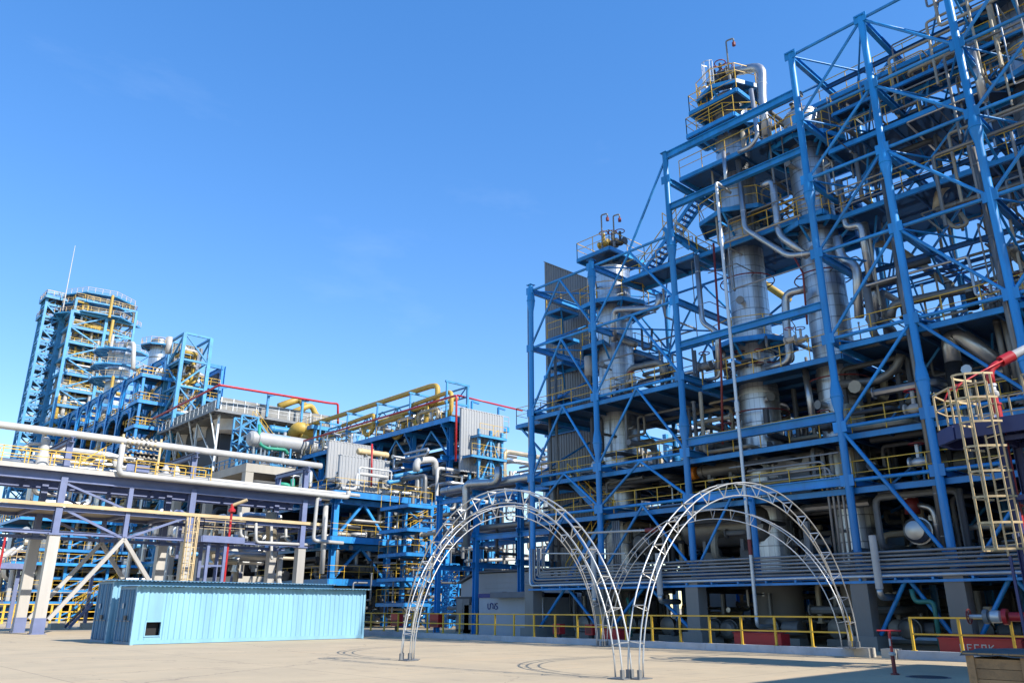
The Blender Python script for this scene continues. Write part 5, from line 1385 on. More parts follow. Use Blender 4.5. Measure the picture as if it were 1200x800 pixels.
# sky-blue lattice stair at the corner
SB = thing('stair_structure', 'sky blue lattice stair at the corner of the concrete table', 'stairs', (CTX, CTY, CTZ))
za = px(290, 480, Y=CTY + .5).z
w = px(306, 500, Y=CTY + .5).x - px(286, 500, Y=CTY + .5).x
for dx in (0, w):
    for dy in (0, 2.2): beam(SB, 'post', (CTX + .3 + dx, CTY + 3.5 + dy, CTZ), (CTX + .3 + dx, CTY + 3.5 + dy, za), 'sky_blue', .2)
for i in range(4):
    z0, z1 = CTZ + (za - CTZ) * i / 4, CTZ + (za - CTZ) * (i + 1) / 4
    for dy in (0, 2.2):
        beam(SB, 'brace', (CTX + .3, CTY + 3.5 + dy, z0), (CTX + .3 + w, CTY + 3.5 + dy, z1), 'sky_blue', .14); beam(SB, 'brace', (CTX + .3 + w, CTY + 3.5 + dy, z0), (CTX + .3, CTY + 3.5 + dy, z1), 'sky_blue', .14)
        beam(SB, 'tie', (CTX + .3, CTY + 3.5 + dy, z1), (CTX + .3 + w, CTY + 3.5 + dy, z1), 'sky_blue', .16)
stair(SB, (CTX + 6.5, CTY + 4.2, CTZ + 2), (CTX + 2.2, CTY + 4.2, za), 1.0, 'sky_blue', 'yellow', (0, 1, 0))
# air cooler above, further back
ACY = CTY + 7; ac = px(252, 478, Y=ACY); AX0 = ac.x; AZ = ac.z; AX1 = px(392, 498, Y=ACY).x; AY1 = ACY + 20
AC = thing('air_cooler', 'long grey air cooler bank with walkways above the concrete table', 'air cooler', (AX0, ACY, CTZ))
MB().box(AX0 + 1.2, AX1, ACY + 1.2, AY1, AZ - .4, AZ + 1.9).build('bundle_housing', 'dull_insulation', AC)
for k in range(10):
    x = AX0 + 1.2 + (AX1 - AX0 - 1.2) * k / 10; MB().box(x - .06, x + .06, ACY + 1.12, ACY + 1.19, AZ - .4, AZ + 1.9).build('housing_rib', 'galv', AC)
deck(AC, AX0, AX1, ACY, ACY + 1.15, AZ, 'grate_grey', 'grey_steel', .3, True, 'S', 'galv'); deck(AC, AX0, AX0 + 1.15, ACY + 1.16, AY1, AZ, 'grate_grey', 'grey_steel', .3, True, 'W', 'galv')
for k in range(3):
    y = ACY + 1.6 + k * 7
    for x in (AX0 + 1.3, AX0 + 9, AX1 - 1): beam(AC, 'leg', (x, y, CTZ), (x, y, AZ - .4), 'galv', .25)
    beam(AC, 'strut', (AX0 + 1.3, y, CTZ + 3), (AX0 + .1, y, AZ - .35), 'galv', .15); beam(AC, 'strut', (AX0 + 1.3, y, CTZ + 1), (AX0 + 1.3, y + 6.8, AZ - .5), 'galv', .14)
    for x in (AX0 + 4.2, AX0 + 10, AX0 + 16): MB().lathe((x, y + 2.8, AZ - 2.0), [(1.9, 0), (2.1, .1), (2.1, 1.0), (2.4, 1.55)], 20).build('fan_ring', 'white_paint', AC, 'auto')
run('long red fire line high above the air cooler', [px(170, 495, X=AX0 - .3), px(257, 451, X=AX0 - .3), px(385, 472, Y=ACY - .3), px(396, 473, Y=ACY - .3), px(396, 497, Y=ACY - .3)], .16, 'red', .3, False)
for i, (x, y) in enumerate(((258, 452), (315, 461), (355, 468))):
    a = px(x, y, Y=ACY - .2); t = thing('line_support', ('corner', 'middle', 'right-hand')[i] + ' sky blue post holding the red line above the air cooler', 'post', a - Vector((0, 0, 3)))
    MB().bar(a, a - Vector((0, 0, px(x, y, Y=ACY).z - AZ)), .28).build('post', 'sky_blue', t); MB().bar(a - Vector((0, 0, .3)), a + Vector((.9, 0, 0)), .25).build('arm', 'blue', t)
MB().box(AX0 + 3.2, AX1, ACY + 5.0, ACY + 5.3, CTZ, AZ - .5).build('shade_sheet', 'dark_steel', AC)  # dark sheets added as the shaded background under the cooler
MB().box(AX0 + 3.0, AX0 + 3.3, ACY + 5.31, AY1, CTZ, AZ - .5).build('shade_sheet', 'dark_steel', AC)
# yellow loops above the cooler
run('yellow pipe doubling back above the air cooler', [px(327, 476, Y=CTY + 16), px(352, 467, Y=CTY + 16), px(358, 478, Y=CTY + 14), px(345, 484, Y=CTY + 14)], .52, 'yellow_pipe', 1.2, False)
run('yellow hooked pipe right of the doubled one above the cooler', [px(340, 484, Y=CTY + 12), px(365, 474, Y=CTY + 12), px(370, 486, Y=CTY + 12), px(377, 492, Y=CTY + 12)], .42, 'yellow_pipe', 1.0, False)
# sky blue platform right of exchanger
SP = thing('access_platform', 'sky blue platform with lattice stair right of the white exchanger', 'platform', px(385, 500, Y=CTY + 1))
a, b = px(366, 497, Y=CTY + 1), px(412, 505, Y=CTY + 1)
deck(SP, a.x, b.x, CTY + 1, CTY + 5, a.z, 'deck_plate', 'sky_blue', .5, False, 'WS')
for x in (a.x + .6, b.x - .5): beam(SP, 'post', (x, CTY + 1.2, CTZ), (x, CTY + 1.2, a.z), 'sky_blue', .3)
for k in range(4):
    beam(SP, 'lattice', (a.x + 2 + k * 1.6, CTY + 1.1, CTZ + .3), (a.x + 4 + k * 1.6, CTY + 1.1, a.z - .5), 'sky_blue', .16); beam(SP, 'lattice', (a.x + 4 + k * 1.6, CTY + 1.1, CTZ + .3), (a.x + 2 + k * 1.6, CTY + 1.1, a.z - .5), 'sky_blue', .16)

# ================================================================== FAR DARK BLUE STRUCTURE WITH ARCHED BRACES
n0 = px(197, 416, D=125)
SX, SY0, SZ = n0.x, n0.y, n0.z
SY1 = px(72, 490, X=SX).y
FS = thing('far_steel_structure', 'long dark blue multi-storey structure with arched braces in the left distance', 'structure', (SX, SY0, 0))
nb = 9; nz = 7; dz = SZ / nz
for i in range(nb + 1):
    y = SY0 + (SY1 - SY0) * i / nb
    for X2 in (SX, SX + 9): beam(FS, 'column', (X2, y, 0), (X2, y, SZ), 'blue', .7, .7, 'i', up=(1, 0, 0))
    for j in range(1, nz + 1): beam(FS, 'cross_beam', (SX, y, dz * j - .3), (SX + 9, y, dz * j - .3), 'blue', .4, .6)
for j in range(1, nz + 1):
    z = dz * j
    beam(FS, 'girder', (SX, SY0, z - .5), (SX, SY1, z - .5), 'blue', .4, 1.0, 'i'); beam(FS, 'girder', (SX + 9, SY0, z - .5), (SX + 9, SY1, z - .5), 'blue', .4, 1.0, 'i')
    if j < nz: MB().box(SX + .3, SX + 8.8, SY0, SY1, z - .06, z).build('platform_deck', 'deck_plate', FS); railing(FS, [(SX + .2, SY0, z), (SX + .2, SY1, z)], 'yellow', 1.1, 1.8, .1)
    for i in range(nb):
        ya, yb = SY0 + (SY1 - SY0) * i / nb, SY0 + (SY1 - SY0) * (i + 1) / nb
        arcp = [Vector((SX - .05, (ya + yb) / 2 + (yb - ya) / 2 * cos(pi * k / 10), z - dz + .4 + (dz - 1.0) * sin(pi * k / 10) ** .8)) for k in range(11)]
        MB().sweep(arcp, .22, 5).build('arched_brace', 'blue', FS)
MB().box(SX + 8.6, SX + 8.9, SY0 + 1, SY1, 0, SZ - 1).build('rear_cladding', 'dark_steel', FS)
# near end platforms
nx0 = px(164, 455, Y=SY0 - 4.5).x
for j, yy in enumerate((440, 470, 499, 528)):
    z = zat((nx0 + SX) / 2, SY0 - 4.5, yy)
    deck(FS, nx0, SX + 7, SY0 - 4.5, SY0 - .4, z, 'deck_plate', 'blue', .5, False, 'WS', 'yellow', rt=.07)
    railing(FS, [(nx0, SY0 - 2.4, z), (SX + 6, SY0 - 2.4, z)], 'yellow', 1.1, 1.3, .07)
    for x in (nx0 + .4, SX - .6, SX + 3): beam(FS, 'post', (x, SY0 - 4.2, z - 4.6), (x, SY0 - 4.2, z - .3), 'blue', .35)
    beam(FS, 'bracket', (SX, SY0 - .3, z - 3.4), (nx0 + .3, SY0 - 2, z - .6), 'blue', .25)
    stair(FS, (nx0 + 1.5, SY0 - 1.4, z - 4.4), (SX - .5, SY0 - 1.4, z), 1.0, 'blue', 'yellow', (0, 1, 0))
# light blue stair tower at its right end, with grey cladding behind
s0, s1 = px(217, 390, D=119), px(248, 395, Y=px(217, 390, D=119).y)
FT = thing('far_stair_tower', 'light blue open stair tower in front of grey cladding in the left distance', 'tower', (s0.x, s0.y, 0))
W = s1.x - s0.x; zt = s0.z; Dp = 5.5
for dx in (0, W):
    for dy in (0, Dp): beam(FT, 'post', (s0.x + dx, s0.y + dy, 0), (s0.x + dx, s0.y + dy, zt), 'sky_blue', .5)
nn = 10
for i in range(nn):
    z0, z1 = zt * i / nn, zt * (i + 1) / nn
    for dy in (0, Dp): beam(FT, 'tie', (s0.x, s0.y + dy, z1), (s0.x + W, s0.y + dy, z1), 'sky_blue', .3)
    for dx in (0, W):
        beam(FT, 'tie', (s0.x + dx, s0.y, z1), (s0.x + dx, s0.y + Dp, z1), 'sky_blue', .3)
        beam(FT, 'brace', (s0.x + dx, s0.y + (Dp if i % 2 else 0), z0), (s0.x + dx, s0.y + (0 if i % 2 else Dp), z1), 'sky_blue', .22)
    beam(FT, 'brace', (s0.x + (W if i % 2 else 0), s0.y, z0), (s0.x + (0 if i % 2 else W), s0.y, z1), 'sky_blue', .2)
    if i > 1 and i < nn - 1:
        deck(FT, s0.x + .3, s0.x + W * .35, s0.y + .4, s0.y + Dp - .3, z1, 'deck_plate', 'sky_blue', .3, False, 'S'); stair(FT, (s0.x + W * .3, s0.y + (1.2 if i % 2 else 3.8), z0), (s0.x + W * .95, s0.y + (1.2 if i % 2 else 3.8), z1), 1.1, 'sky_blue', 'yellow', (0, 1, 0))
        deck(FT, s0.x + W + .1, s0.x + W + 2.4, s0.y + 1, s0.y + 4, z1 - 1, 'deck_plate', 'sky_blue', .3, False, 'SE') if i % 2 else None
corr_wall(FT, 'grey_cladding', (px(203, 392, Y=s0.y + Dp + 2).x, s0.y + Dp + 2), (px(240, 395, Y=s0.y + Dp + 2).x, s0.y + Dp + 2), 0, zt + .5, 'corr_grey', .8, .15)
for i in range(3, nn):
    z1 = zt * i / nn + 2.2
    deck(FT, s0.x + .4, s0.x + W - .3, s0.y + 3.4, s0.y + Dp - .2, z1, 'grate', 'sky_blue', .3, False, 'SW')
# round drum tower beside it
dc = px(186, 410, X=SX + 5.5)
dt = tower('far_drum_tower', 'small round drum tower with a ring platform left of the far stair tower', (dc.x, dc.y), 1.5, 26, zat(dc.x, dc.y, 401), 12, (), 10, 3.0)
ring_deck(dt, (dc.x, dc.y), 1.6, 3.2, zat(dc.x, dc.y, 407), 0, 360, 'sky_blue', 'deck_plate')
run('white vertical vent duct beside the far drum tower', [px(199, 395, Y=s0.y + 4), px(197, 414, Y=s0.y + 4)], .45, 'white_paint', bands=False)

# ================================================================== FAR LEFT COLUMN WITH RING PLATFORMS
TD = 168
tcx = px(106, 420, X=SX + 5.5); TD = (tcx - Vector((0, 0, CAM_H))).dot(_fw) - 3; TC = (tcx.x, tcx.y)
ztop = zat(TC[0], TC[1], 350)
FTW = tower('far_column', 'huge round column with stacked ring platforms at the far left', TC, 4.6, 8, ztop - 2, 21, (), 14, 3.4)
ring_ys = (356, 367, 380, 395, 410, 426, 441, 457, 474, 491, 510, 530)
for i, y in enumerate(ring_ys):
    z = zat(TC[0], TC[1], y)
    r1 = 6.2 if i > 3 else (7.8, 8.2, 9.6, 6.6)[i]
    ring_deck(FTW, TC, 4.7, r1, z, 100, 330 if i else 460, 'sky_blue', 'sky_blue', 'yellow' if i > 2 else 'cream', n=5 if i else 8)
for i, (y, col) in enumerate(((372, 'yellow_pipe'), (402, 'yellow_pipe'), (420, 'white_paint'), (470, 'yellow_pipe'))):
    a = px(128, y, X=tcx.x - 3); MB().rod(a, a + Vector((0, 0, 5)), .3, 10).build('nozzle_pipe', col, FTW, 'auto')
# square service frame in front of it
f0 = px(85, 364, D=TD - 4); f1x = px(124, 380, Y=f0.y).x
FF = thing('far_service_frame', 'sky blue square service frame before the huge far left column', 'structure', (f0.x, f0.y, 0))
for x in (f0.x, f1x):
    for y in (f0.y, f0.y + 7): beam(FF, 'post', (x, y, 0), (x, y, f0.z), 'sky_blue', .6)
nn = 18
for i in range(nn):
    z0, z1 = f0.z * i / nn, f0.z * (i + 1) / nn
    beam(FF, 'tie', (f0.x, f0.y, z1), (f1x, f0.y, z1), 'sky_blue', .4, .6); beam(FF, 'tie', (f0.x, f0.y, z1), (f0.x, f0.y + 7, z1), 'sky_blue', .4, .6)
    beam(FF, 'brace', (f0.x if i % 2 else f1x, f0.y, z0), (f1x if i % 2 else f0.x, f0.y, z1), 'sky_blue', .28)
    if i > 1: deck(FF, f0.x, f1x, f0.y, f0.y + 3, z1, 'deck_plate', 'sky_blue', .3, False, 'SW')
# cage of posts, ties and landings round the huge column itself
cg = 6.4; cz = zat(TC[0], TC[1], 366); n3 = 20
for sx_ in (-1, 1):
    for sy_ in (-1, 1): beam(FF, 'cage_post', (TC[0] + sx_ * cg, TC[1] + sy_ * cg, 0), (TC[0] + sx_ * cg, TC[1] + sy_ * cg, cz), 'sky_blue', .45)
for i in range(n3):
    z0, z1 = cz * i / n3, cz * (i + 1) / n3
    for p_, q_ in (((-1, -1), (1, -1)), ((-1, -1), (-1, 1)), ((1, -1), (1, 1))):
        a_ = Vector((TC[0] + p_[0] * cg, TC[1] + p_[1] * cg, 0)); b_2 = Vector((TC[0] + q_[0] * cg, TC[1] + q_[1] * cg, 0)); Zv = Vector((0, 0, 1))
        beam(FF, 'cage_tie', a_ + Zv * z1, b_2 + Zv * z1, 'sky_blue', .3, .45)
        beam(FF, 'cage_brace', (a_ if i % 2 else b_2) + Zv * z0, (b_2 if i % 2 else a_) + Zv * z1, 'sky_blue', .2)
        if i > 4 and i % 2: railing(FF, [a_ + Zv * (z1 + .2), b_2 + Zv * (z1 + .2)], 'yellow', 1.1, 1.6, .07)
# tall lattice lift tower on its left
g0 = px(51, 372, D=TD - 2); gtop = zat(g0.x, g0.y, 342); g0.z = gtop
FL = thing('far_lattice_tower', 'tall sky blue lattice tower at the left of the huge column', 'tower', (g0.x, g0.y, 0))
gw = px(71, 375, Y=g0.y).x - g0.x
for dx in (0, gw):
    for dy in (0, 4): beam(FL, 'leg', (g0.x + dx, g0.y + dy, 0), (g0.x + dx, g0.y + dy, g0.z), 'sky_blue', .5)
nn = 24
for i in range(nn):
    z0, z1 = g0.z * i / nn, g0.z * (i + 1) / nn
    for dy in (0, 4):
        beam(FL, 'brace', (g0.x + gw * .5, g0.y + dy, z0), (g0.x + gw * (.5 if i % 2 else 1), g0.y + dy, z1), 'sky_blue', .18)
        beam(FL, 'tie', (g0.x, g0.y + dy, z1), (g0.x + gw, g0.y + dy, z1), 'sky_blue', .3, .5)
        beam(FL, 'brace', (g0.x if i % 2 else g0.x + gw, g0.y + dy, z0), (g0.x + gw if i % 2 else g0.x, g0.y + dy, z1), 'sky_blue', .25)
    for dx in (0, gw):
        beam(FL, 'tie', (g0.x + dx, g0.y, z1), (g0.x + dx, g0.y + 4, z1), 'sky_blue', .3, .5); beam(FL, 'brace', (g0.x + dx, g0.y + (4 if i % 2 else 0), z0), (g0.x + dx, g0.y + (0 if i % 2 else 4), z1), 'sky_blue', .22)
    deck(FL, g0.x, g0.x + gw, g0.y + .3, g0.y + 3.7, z1 - .5, 'deck_plate', 'sky_blue', .3, False, 'S')
for k in range(2): deck(FL, g0.x - .5, tcx.x + 2, g0.y - 1 + 2 * k, g0.y + 5, gtop - 1 - 4.2 * k, 'deck_plate', 'sky_blue', .6, False, 'WSN', 'cream')
ms = px(79, 335, D=TD); tag(MB().rod(ms - Vector((0, 0, 6)), ms + Vector((0, 0, 10)), .14, 6, .05).build('lightning_rod', 'white_paint', None), 'thin white lightning rod on top of the huge far column', 'rod')
# lesser column right of it
lc = px(140, 430, X=SX + 5)
LT = tower('far_column', 'smaller pale column with a bent white pipe right of the huge far column', (lc.x, lc.y), 2.1, 25, zat(lc.x, lc.y, 408), 22, (), 10, 3.0)
for y in (415, 433, 448): ring_deck(LT, (lc.x, lc.y), 2.7, 5.2, zat(lc.x, lc.y, y), 60, 330, 'sky_blue', 'sky_blue', 'cream', n=8)
run('white bent overhead pipe of the smaller far column', [px(146, 403, X=lc.x), px(157, 402, X=lc.x), px(156, 432, X=lc.x)], .42, 'white_paint', 1.2, False)
# lower storeys in the left distance with yellow railings, and a yellow fence at their foot
LO = thing('far_platform_block', 'low blue storeys with yellow railings under the purple rack at far left', 'structure', (20, 120, 0))
l0, l1 = px(8, 690, Y=118).x, px(112, 690, Y=118).x; l2 = px(262, 690, Y=118).x
for i, y in enumerate((704, 690, 674, 658, 641, 624, 606)):
    z = px(50, y, Y=118).z; off = (i % 3) * 2.2
    deck(LO, l0 + off, l2 if i < 4 else l1 + 4, 118 + off * .4, 130, z, 'deck_plate', 'blue', .34, False, 'SW', 'yellow')
    for k in range(9): beam(LO, 'column', (l0 + 6.5 + k * 5.2, 119.2, max(0, z - 3.4)), (l0 + 6.5 + k * 5.2, 119.2, z - .3), 'blue', .34)
    for k in range(4): beam(LO, 'brace', (l0 + 6.5 + k * 10.4, 119.2, max(0, z - 3.4)), (l0 + 11.7 + k * 10.4, 119.2, z - .4), 'blue', .2)
for k in range(4): stair(LO, (l0 + 8 + k * 9, 118.3, 1.6 + k * 2.0), (l0 + 13 + k * 9, 118.3, 5.2 + k * 2.0), 1.0, 'blue', 'yellow', (0, 1, 0))
MB().box(l0 + 4, l2, 131, 131.4, 0, px(50, 655, Y=118).z).build('dark_backing', 'dark_steel', LO)
f_ = thing('yellow_fence', 'yellow slatted fence at the foot of the far left storeys', 'fence', (10, 104, 0))
xa, xb = px(-20, 720, Y=104).x, px(112, 720, Y=104).x
n = int((xb - xa) / .9)
for i in range(n + 1):
    x = xa + (xb - xa) * i / n; beam(f_, 'post', (x, 104, 0), (x, 104, 2.0), 'yellow', .22, .06)
for z in (.5, 1.2, 2.0): beam(f_, 'rail', (xa, 103.95, z), (xb, 103.95, z), 'yellow', .06, .1)

# ================================================================== PIPEWORK AND SMALL EQUIPMENT
STUFF = {}
def clutter_pipes(n, lo, hi, seed, label, group, mats, rr=(.06, .2), axes='XYZ', seg=(1.0, 4.0), k=(2, 5), name='pipe', stuff=True):
    rnd = random.Random(seed); lo = Vector(lo); hi = Vector(hi)
    for i in range(n):
        p = Vector([rnd.uniform(lo[a], hi[a]) for a in range(3)]); pts = [p.copy()]; last = None
        for s in range(rnd.randint(*k)):
            ax = rnd.choice([a for a in axes if a != last]); last = ax; a = 'XYZ'.index(ax)
            step = rnd.uniform(*seg) * rnd.choice((-1, 1)); q = p.copy(); q[a] = min(hi[a], max(lo[a], q[a] + step))
            if abs(q[a] - p[a]) < .4:
                q[a] = min(hi[a], max(lo[a], p[a] - step))
            if abs(q[a] - p[a]) < .4: continue
            pts.append(q); p = q
        if len(pts) < 2: continue
        m = rnd.choice(mats); r = rnd.uniform(*rr)
        b = MB().sweep(rounded(pts, r * 2.4, 3), r, 8)
        d = (pts[1] - pts[0]).normalized()
        if stuff:
            b.rod(pts[0] - d * .05, pts[0] + d * .02, r * 1.6, 8)
            STUFF.setdefault(m, MB()).add(b.v, b.f); continue
        t = tag(b.build(name, m, None, True), label, 'pipe', group)
        fl = MB().rod(pts[0] - d * .05, pts[0] + d * .02, r * 1.6, 8); fl.build('flange', m, t, 'auto')
def pump(c, label, group, m='grey_steel', s=1.0, rot=0):
    c = Vector(c); t = thing('pump', label, 'pump', c, group)
    MB().box(c.x - .4 * s, c.x + .4 * s, c.y - 1.0 * s, c.y + 1.0 * s, c.z, c.z + .3 * s).build('base_frame', 'concrete', t)
    MB().lathe(c + Vector((0, -.9 * s, .75 * s)), [(.1 * s, 0), (.3 * s, .02), (.32 * s, .1 * s), (.32 * s, .8 * s), (.2 * s, .9 * s), (.08 * s, .95 * s)], 14, 'Y').build('motor', m, t, 'auto')
    MB().lathe(c + Vector((-.3 * s, .55 * s, .75 * s)), [(.2 * s, 0), (.45 * s, .1 * s), (.45 * s, .4 * s), (.2 * s, .6 * s)], 16, 'X').build('casing', 'dull_insulation', t, 'auto')
    MB().rod(c + Vector((0, 0, .75 * s)), c + Vector((0, .5 * s, .75 * s)), .06 * s, 8).build('shaft', 'galv', t)
    MB().rod(c + Vector((0, .55 * s, 1.1 * s)), c + Vector((0, .55 * s, 2.3 * s)), .12 * s, 10).build('discharge_pipe', 'dull_insulation', t, 'auto')
rnd = random.Random(77)
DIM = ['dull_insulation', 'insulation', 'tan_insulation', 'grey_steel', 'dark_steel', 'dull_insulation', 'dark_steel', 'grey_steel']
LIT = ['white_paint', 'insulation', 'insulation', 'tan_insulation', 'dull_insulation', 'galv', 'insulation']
# ground level behind the yellow railing
for i in range(11):
    y = 2.5 + i * 3.0
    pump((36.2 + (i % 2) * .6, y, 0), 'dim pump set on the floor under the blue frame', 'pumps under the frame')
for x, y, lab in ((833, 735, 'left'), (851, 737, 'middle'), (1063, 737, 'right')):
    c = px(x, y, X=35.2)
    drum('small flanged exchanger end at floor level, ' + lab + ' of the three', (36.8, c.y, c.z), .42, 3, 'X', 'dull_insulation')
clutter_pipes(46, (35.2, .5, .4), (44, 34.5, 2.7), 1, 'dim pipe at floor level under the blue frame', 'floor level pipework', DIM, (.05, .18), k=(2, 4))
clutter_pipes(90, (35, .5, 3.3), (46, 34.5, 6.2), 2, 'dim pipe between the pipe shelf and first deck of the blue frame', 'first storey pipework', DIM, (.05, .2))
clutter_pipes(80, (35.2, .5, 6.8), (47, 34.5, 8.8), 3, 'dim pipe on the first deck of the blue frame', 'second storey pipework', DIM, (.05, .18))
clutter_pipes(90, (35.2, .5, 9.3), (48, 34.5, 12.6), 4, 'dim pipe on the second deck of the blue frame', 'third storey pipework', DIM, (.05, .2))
clutter_pipes(26, (36, 1, 13.6), (41, 15, 16.6), 5, 'pipe on the third deck right of the towers', 'third deck pipework', DIM, (.06, .2), stuff=False)
clutter_pipes(12, (36, 18.6, 13.4), (41, 23.4, 15.0), 6, 'small pipe on the third deck of the wide bay', 'wide bay deck pipework', DIM, (.05, .12), stuff=False)
clutter_pipes(12, (36, 24.2, 13.4), (41, 29.4, 15.4), 7, 'small pipe on the third deck of the left bays', 'left bay deck pipework', DIM, (.05, .14), stuff=False)
clutter_pipes(14, (36.8, 1, 20.7), (41, 14.6, 23.6), 8, 'pipe on the upper walkway level of the right bays', 'upper walkway pipework', DIM, (.06, .18), stuff=False)
clutter_pipes(10, (37, 1, 24.5), (40.2, 14.6, 27.4), 9, 'pipe on the highest walkways of the right bays', 'highest walkway pipework', DIM, (.06, .18), stuff=False)
clutter_pipes(10, (36, 16, 21.1), (41, 23.2, 24.6), 10, 'pipe on the upper platforms between the taller towers', 'upper tower pipework', DIM, (.06, .16), stuff=False)
clutter_pipes(10, (36, 16, 26), (41, 23, 28.4), 11, 'pipe beside the top of the taller towers', 'tower top pipework', DIM, (.06, .15), stuff=False)
bank = random.Random(15)
for i in range(34):
    zl = bank.choice((13.6, 17.2, 20.7, 21.0, 24.5, 24.9, 28.5, 26.9)); x = bank.uniform(35.2, 41); ya = bank.uniform(-2, 8); yb = ya + bank.uniform(4, 9); r = bank.uniform(.035, .09)
    pts = [Vector((x, ya, zl + bank.uniform(0, 1.4)))]; pts.append(Vector((x, min(yb, 15.2), pts[0].z))); pts.append(pts[1] + Vector((0, 0, bank.choice((-2.5, 2.2, -3.5)))))
    STUFF.setdefault(bank.choice(('conduit', 'dull_insulation', 'insulation', 'tan_insulation', 'grey_steel')), MB()).sweep(rounded(pts, r * 2.4, 3), r, 8)
for i, (lo, hi, n) in enumerate((((34.8, 1, 13.3), (41, 15, 17), 26), ((35, 1, 17.4), (41, 15, 21), 20), ((35, 1, 21), (41, 15, 28), 26), ((35, 24, 13.3), (41, 34.5, 21), 9), ((35.4, 16, 13.3), (41, 23.3, 28), 9))):
    clutter_pipes(n, lo, hi, 60 + i, '', '', ['conduit', 'dull_insulation', 'insulation', 'grey_steel', 'tan_insulation'], (.025, .07), seg=(1.5, 5))
for i in range(16):
    z = rnd.choice((3.08, 6.64, 9.04)); y = rnd.uniform(2, 34); x = rnd.uniform(37.5, 46)
    r = rnd.uniform(.35, .7); drum('dim vessel inside the lower storeys of the blue frame', (x, y, z + r * 1.9), r, rnd.uniform(2.2, 4), rnd.choice('XY'), rnd.choice(('dull_insulation', 'insulation', 'grey_steel')), 'vessels inside the frame')
for i in range(26):
    z = rnd.choice((6.7, 9.1, 13.2, 13.2)); y = rnd.uniform(2, 33); 
    valve('small valve standing on a deck of the blue frame', (rnd.uniform(34.9, 37), y, z + rnd.uniform(.5, 1.1)), rnd.uniform(.8, 1.3), rnd.choice(('grey_steel', 'galv', 'white_paint', 'dark_steel')), rnd.choice(('dark_red', 'red', 'dark_steel')), 'valves on the decks')
# bright plant beyond the right structure, seen between its decks
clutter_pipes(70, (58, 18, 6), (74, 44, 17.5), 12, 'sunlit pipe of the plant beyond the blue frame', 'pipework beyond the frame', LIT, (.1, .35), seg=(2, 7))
BK = thing('background_frame', 'sunlit sky blue frame beyond the main blue structure', 'structure', (66, 30, 0))
for i in range(6):
    for x in (60, 70):
        beam(BK, 'column', (x, 14 + i * 6, 0), (x, 14 + i * 6, 17), 'sky_blue', .4)
    for z in (6, 11.5, 15.5): beam(BK, 'beam', (60, 14 + i * 6, z), (70, 14 + i * 6, z), 'sky_blue', .3, .4)
for z in (6, 11.5, 15.5):
    deck(BK, 60, 70, 14, 44, z, 'deck_plate', 'sky_blue', .4, False, 'WS')
t = thing('compressor_hall', 'dark compressor hall closing the view behind the lower storeys', 'building', (58, 16, 0))
MB().box(57.2, 59.5, -4, 41, 0, 8.8).build('wall', 'concrete', t); MB().box(57, 59.7, -4.2, 41.2, 8.8, 9.05).build('roof', 'roof_grey', t)
for i in range(8): MB().box(57.1, 57.18, 1 + i * 4.6, 3.4 + i * 4.6, 2.2, 4.4).build('window', 'glass', t)
# red sand boxes and extinguisher boxes behind the railing
def sand_box(x, y, lab, letters=False, w=1.5):
    c = px(x, y, X=31.6); t = thing('sand_box', lab, 'sand box', (31.6, c.y, 0))
    MB().box(31.4, 32.1, c.y - w / 2, c.y + w / 2, .05, .62).build('box', 'red', t)
    MB().add([(31.35, c.y - w / 2 - .03, .62), (31.35, c.y + w / 2 + .03, .62), (32.15, c.y + w / 2 + .03, .74), (32.15, c.y - w / 2 - .03, .74), (31.35, c.y - w / 2 - .03, .65), (31.35, c.y + w / 2 + .03, .65), (32.15, c.y + w / 2 + .03, .77), (32.15, c.y - w / 2 - .03, .77)],
             [(0, 1, 2, 3), (7, 6, 5, 4), (0, 4, 5, 1), (1, 5, 6, 2), (2, 6, 7, 3), (3, 7, 4, 0)]).build('lid', 'red', t)
    for s in (-1, 1): MB().box(31.45, 32.05, c.y + s * w * .4 - .05, c.y + s * w * .4 + .05, 0, .05).build('foot', 'dark_steel', t)
    if letters:
        F = {'П': 'LTR', 'Е': 'LTMB', 'С': 'LTB', 'О': 'LTRB', 'К': 'LK'}
        u = c.y + .62; s = .16; zz = .22
        for ch in 'ПЕСОК':
            b = MB(); x0 = 31.385
            def bx(y0, y1, z0, z1): b.box(x0, 31.398, min(y0, y1), max(y0, y1), z0, z1)
            for f in F[ch]:
                if f == 'L': bx(u, u - .035, zz, zz + .24)
                if f == 'R': bx(u - s + .035, u - s, zz, zz + .24)
                if f == 'T': bx(u - .036, u - s + .036 if 'R' in F[ch] else u - s, zz + .205, zz + .24)
                if f == 'M': bx(u - .036, u - s + .03, zz + .105, zz + .135)
                if f == 'B': bx(u - .036, u - s + .036 if 'R' in F[ch] else u - s, zz, zz + .035)
                if f == 'K':
                    b.bar((31.392, u - .036, zz + .12), (31.392, u - s, zz + .225), .012, .035); b.bar((31.392, u - .036, zz + .12), (31.392, u - s, zz + .015), .012, .035)
            b.build('letter', 'white_paint', t); u -= s + .07
    return t
sand_box(718, 743, 'red sand box behind the middle pair of arch legs', w=1.2)
sand_box(890, 746, 'red sand box behind the tall right arch', w=2.2)
sand_box(1148, 745, 'red sand box with white lettering beside the wooden crate', True, 2.6)
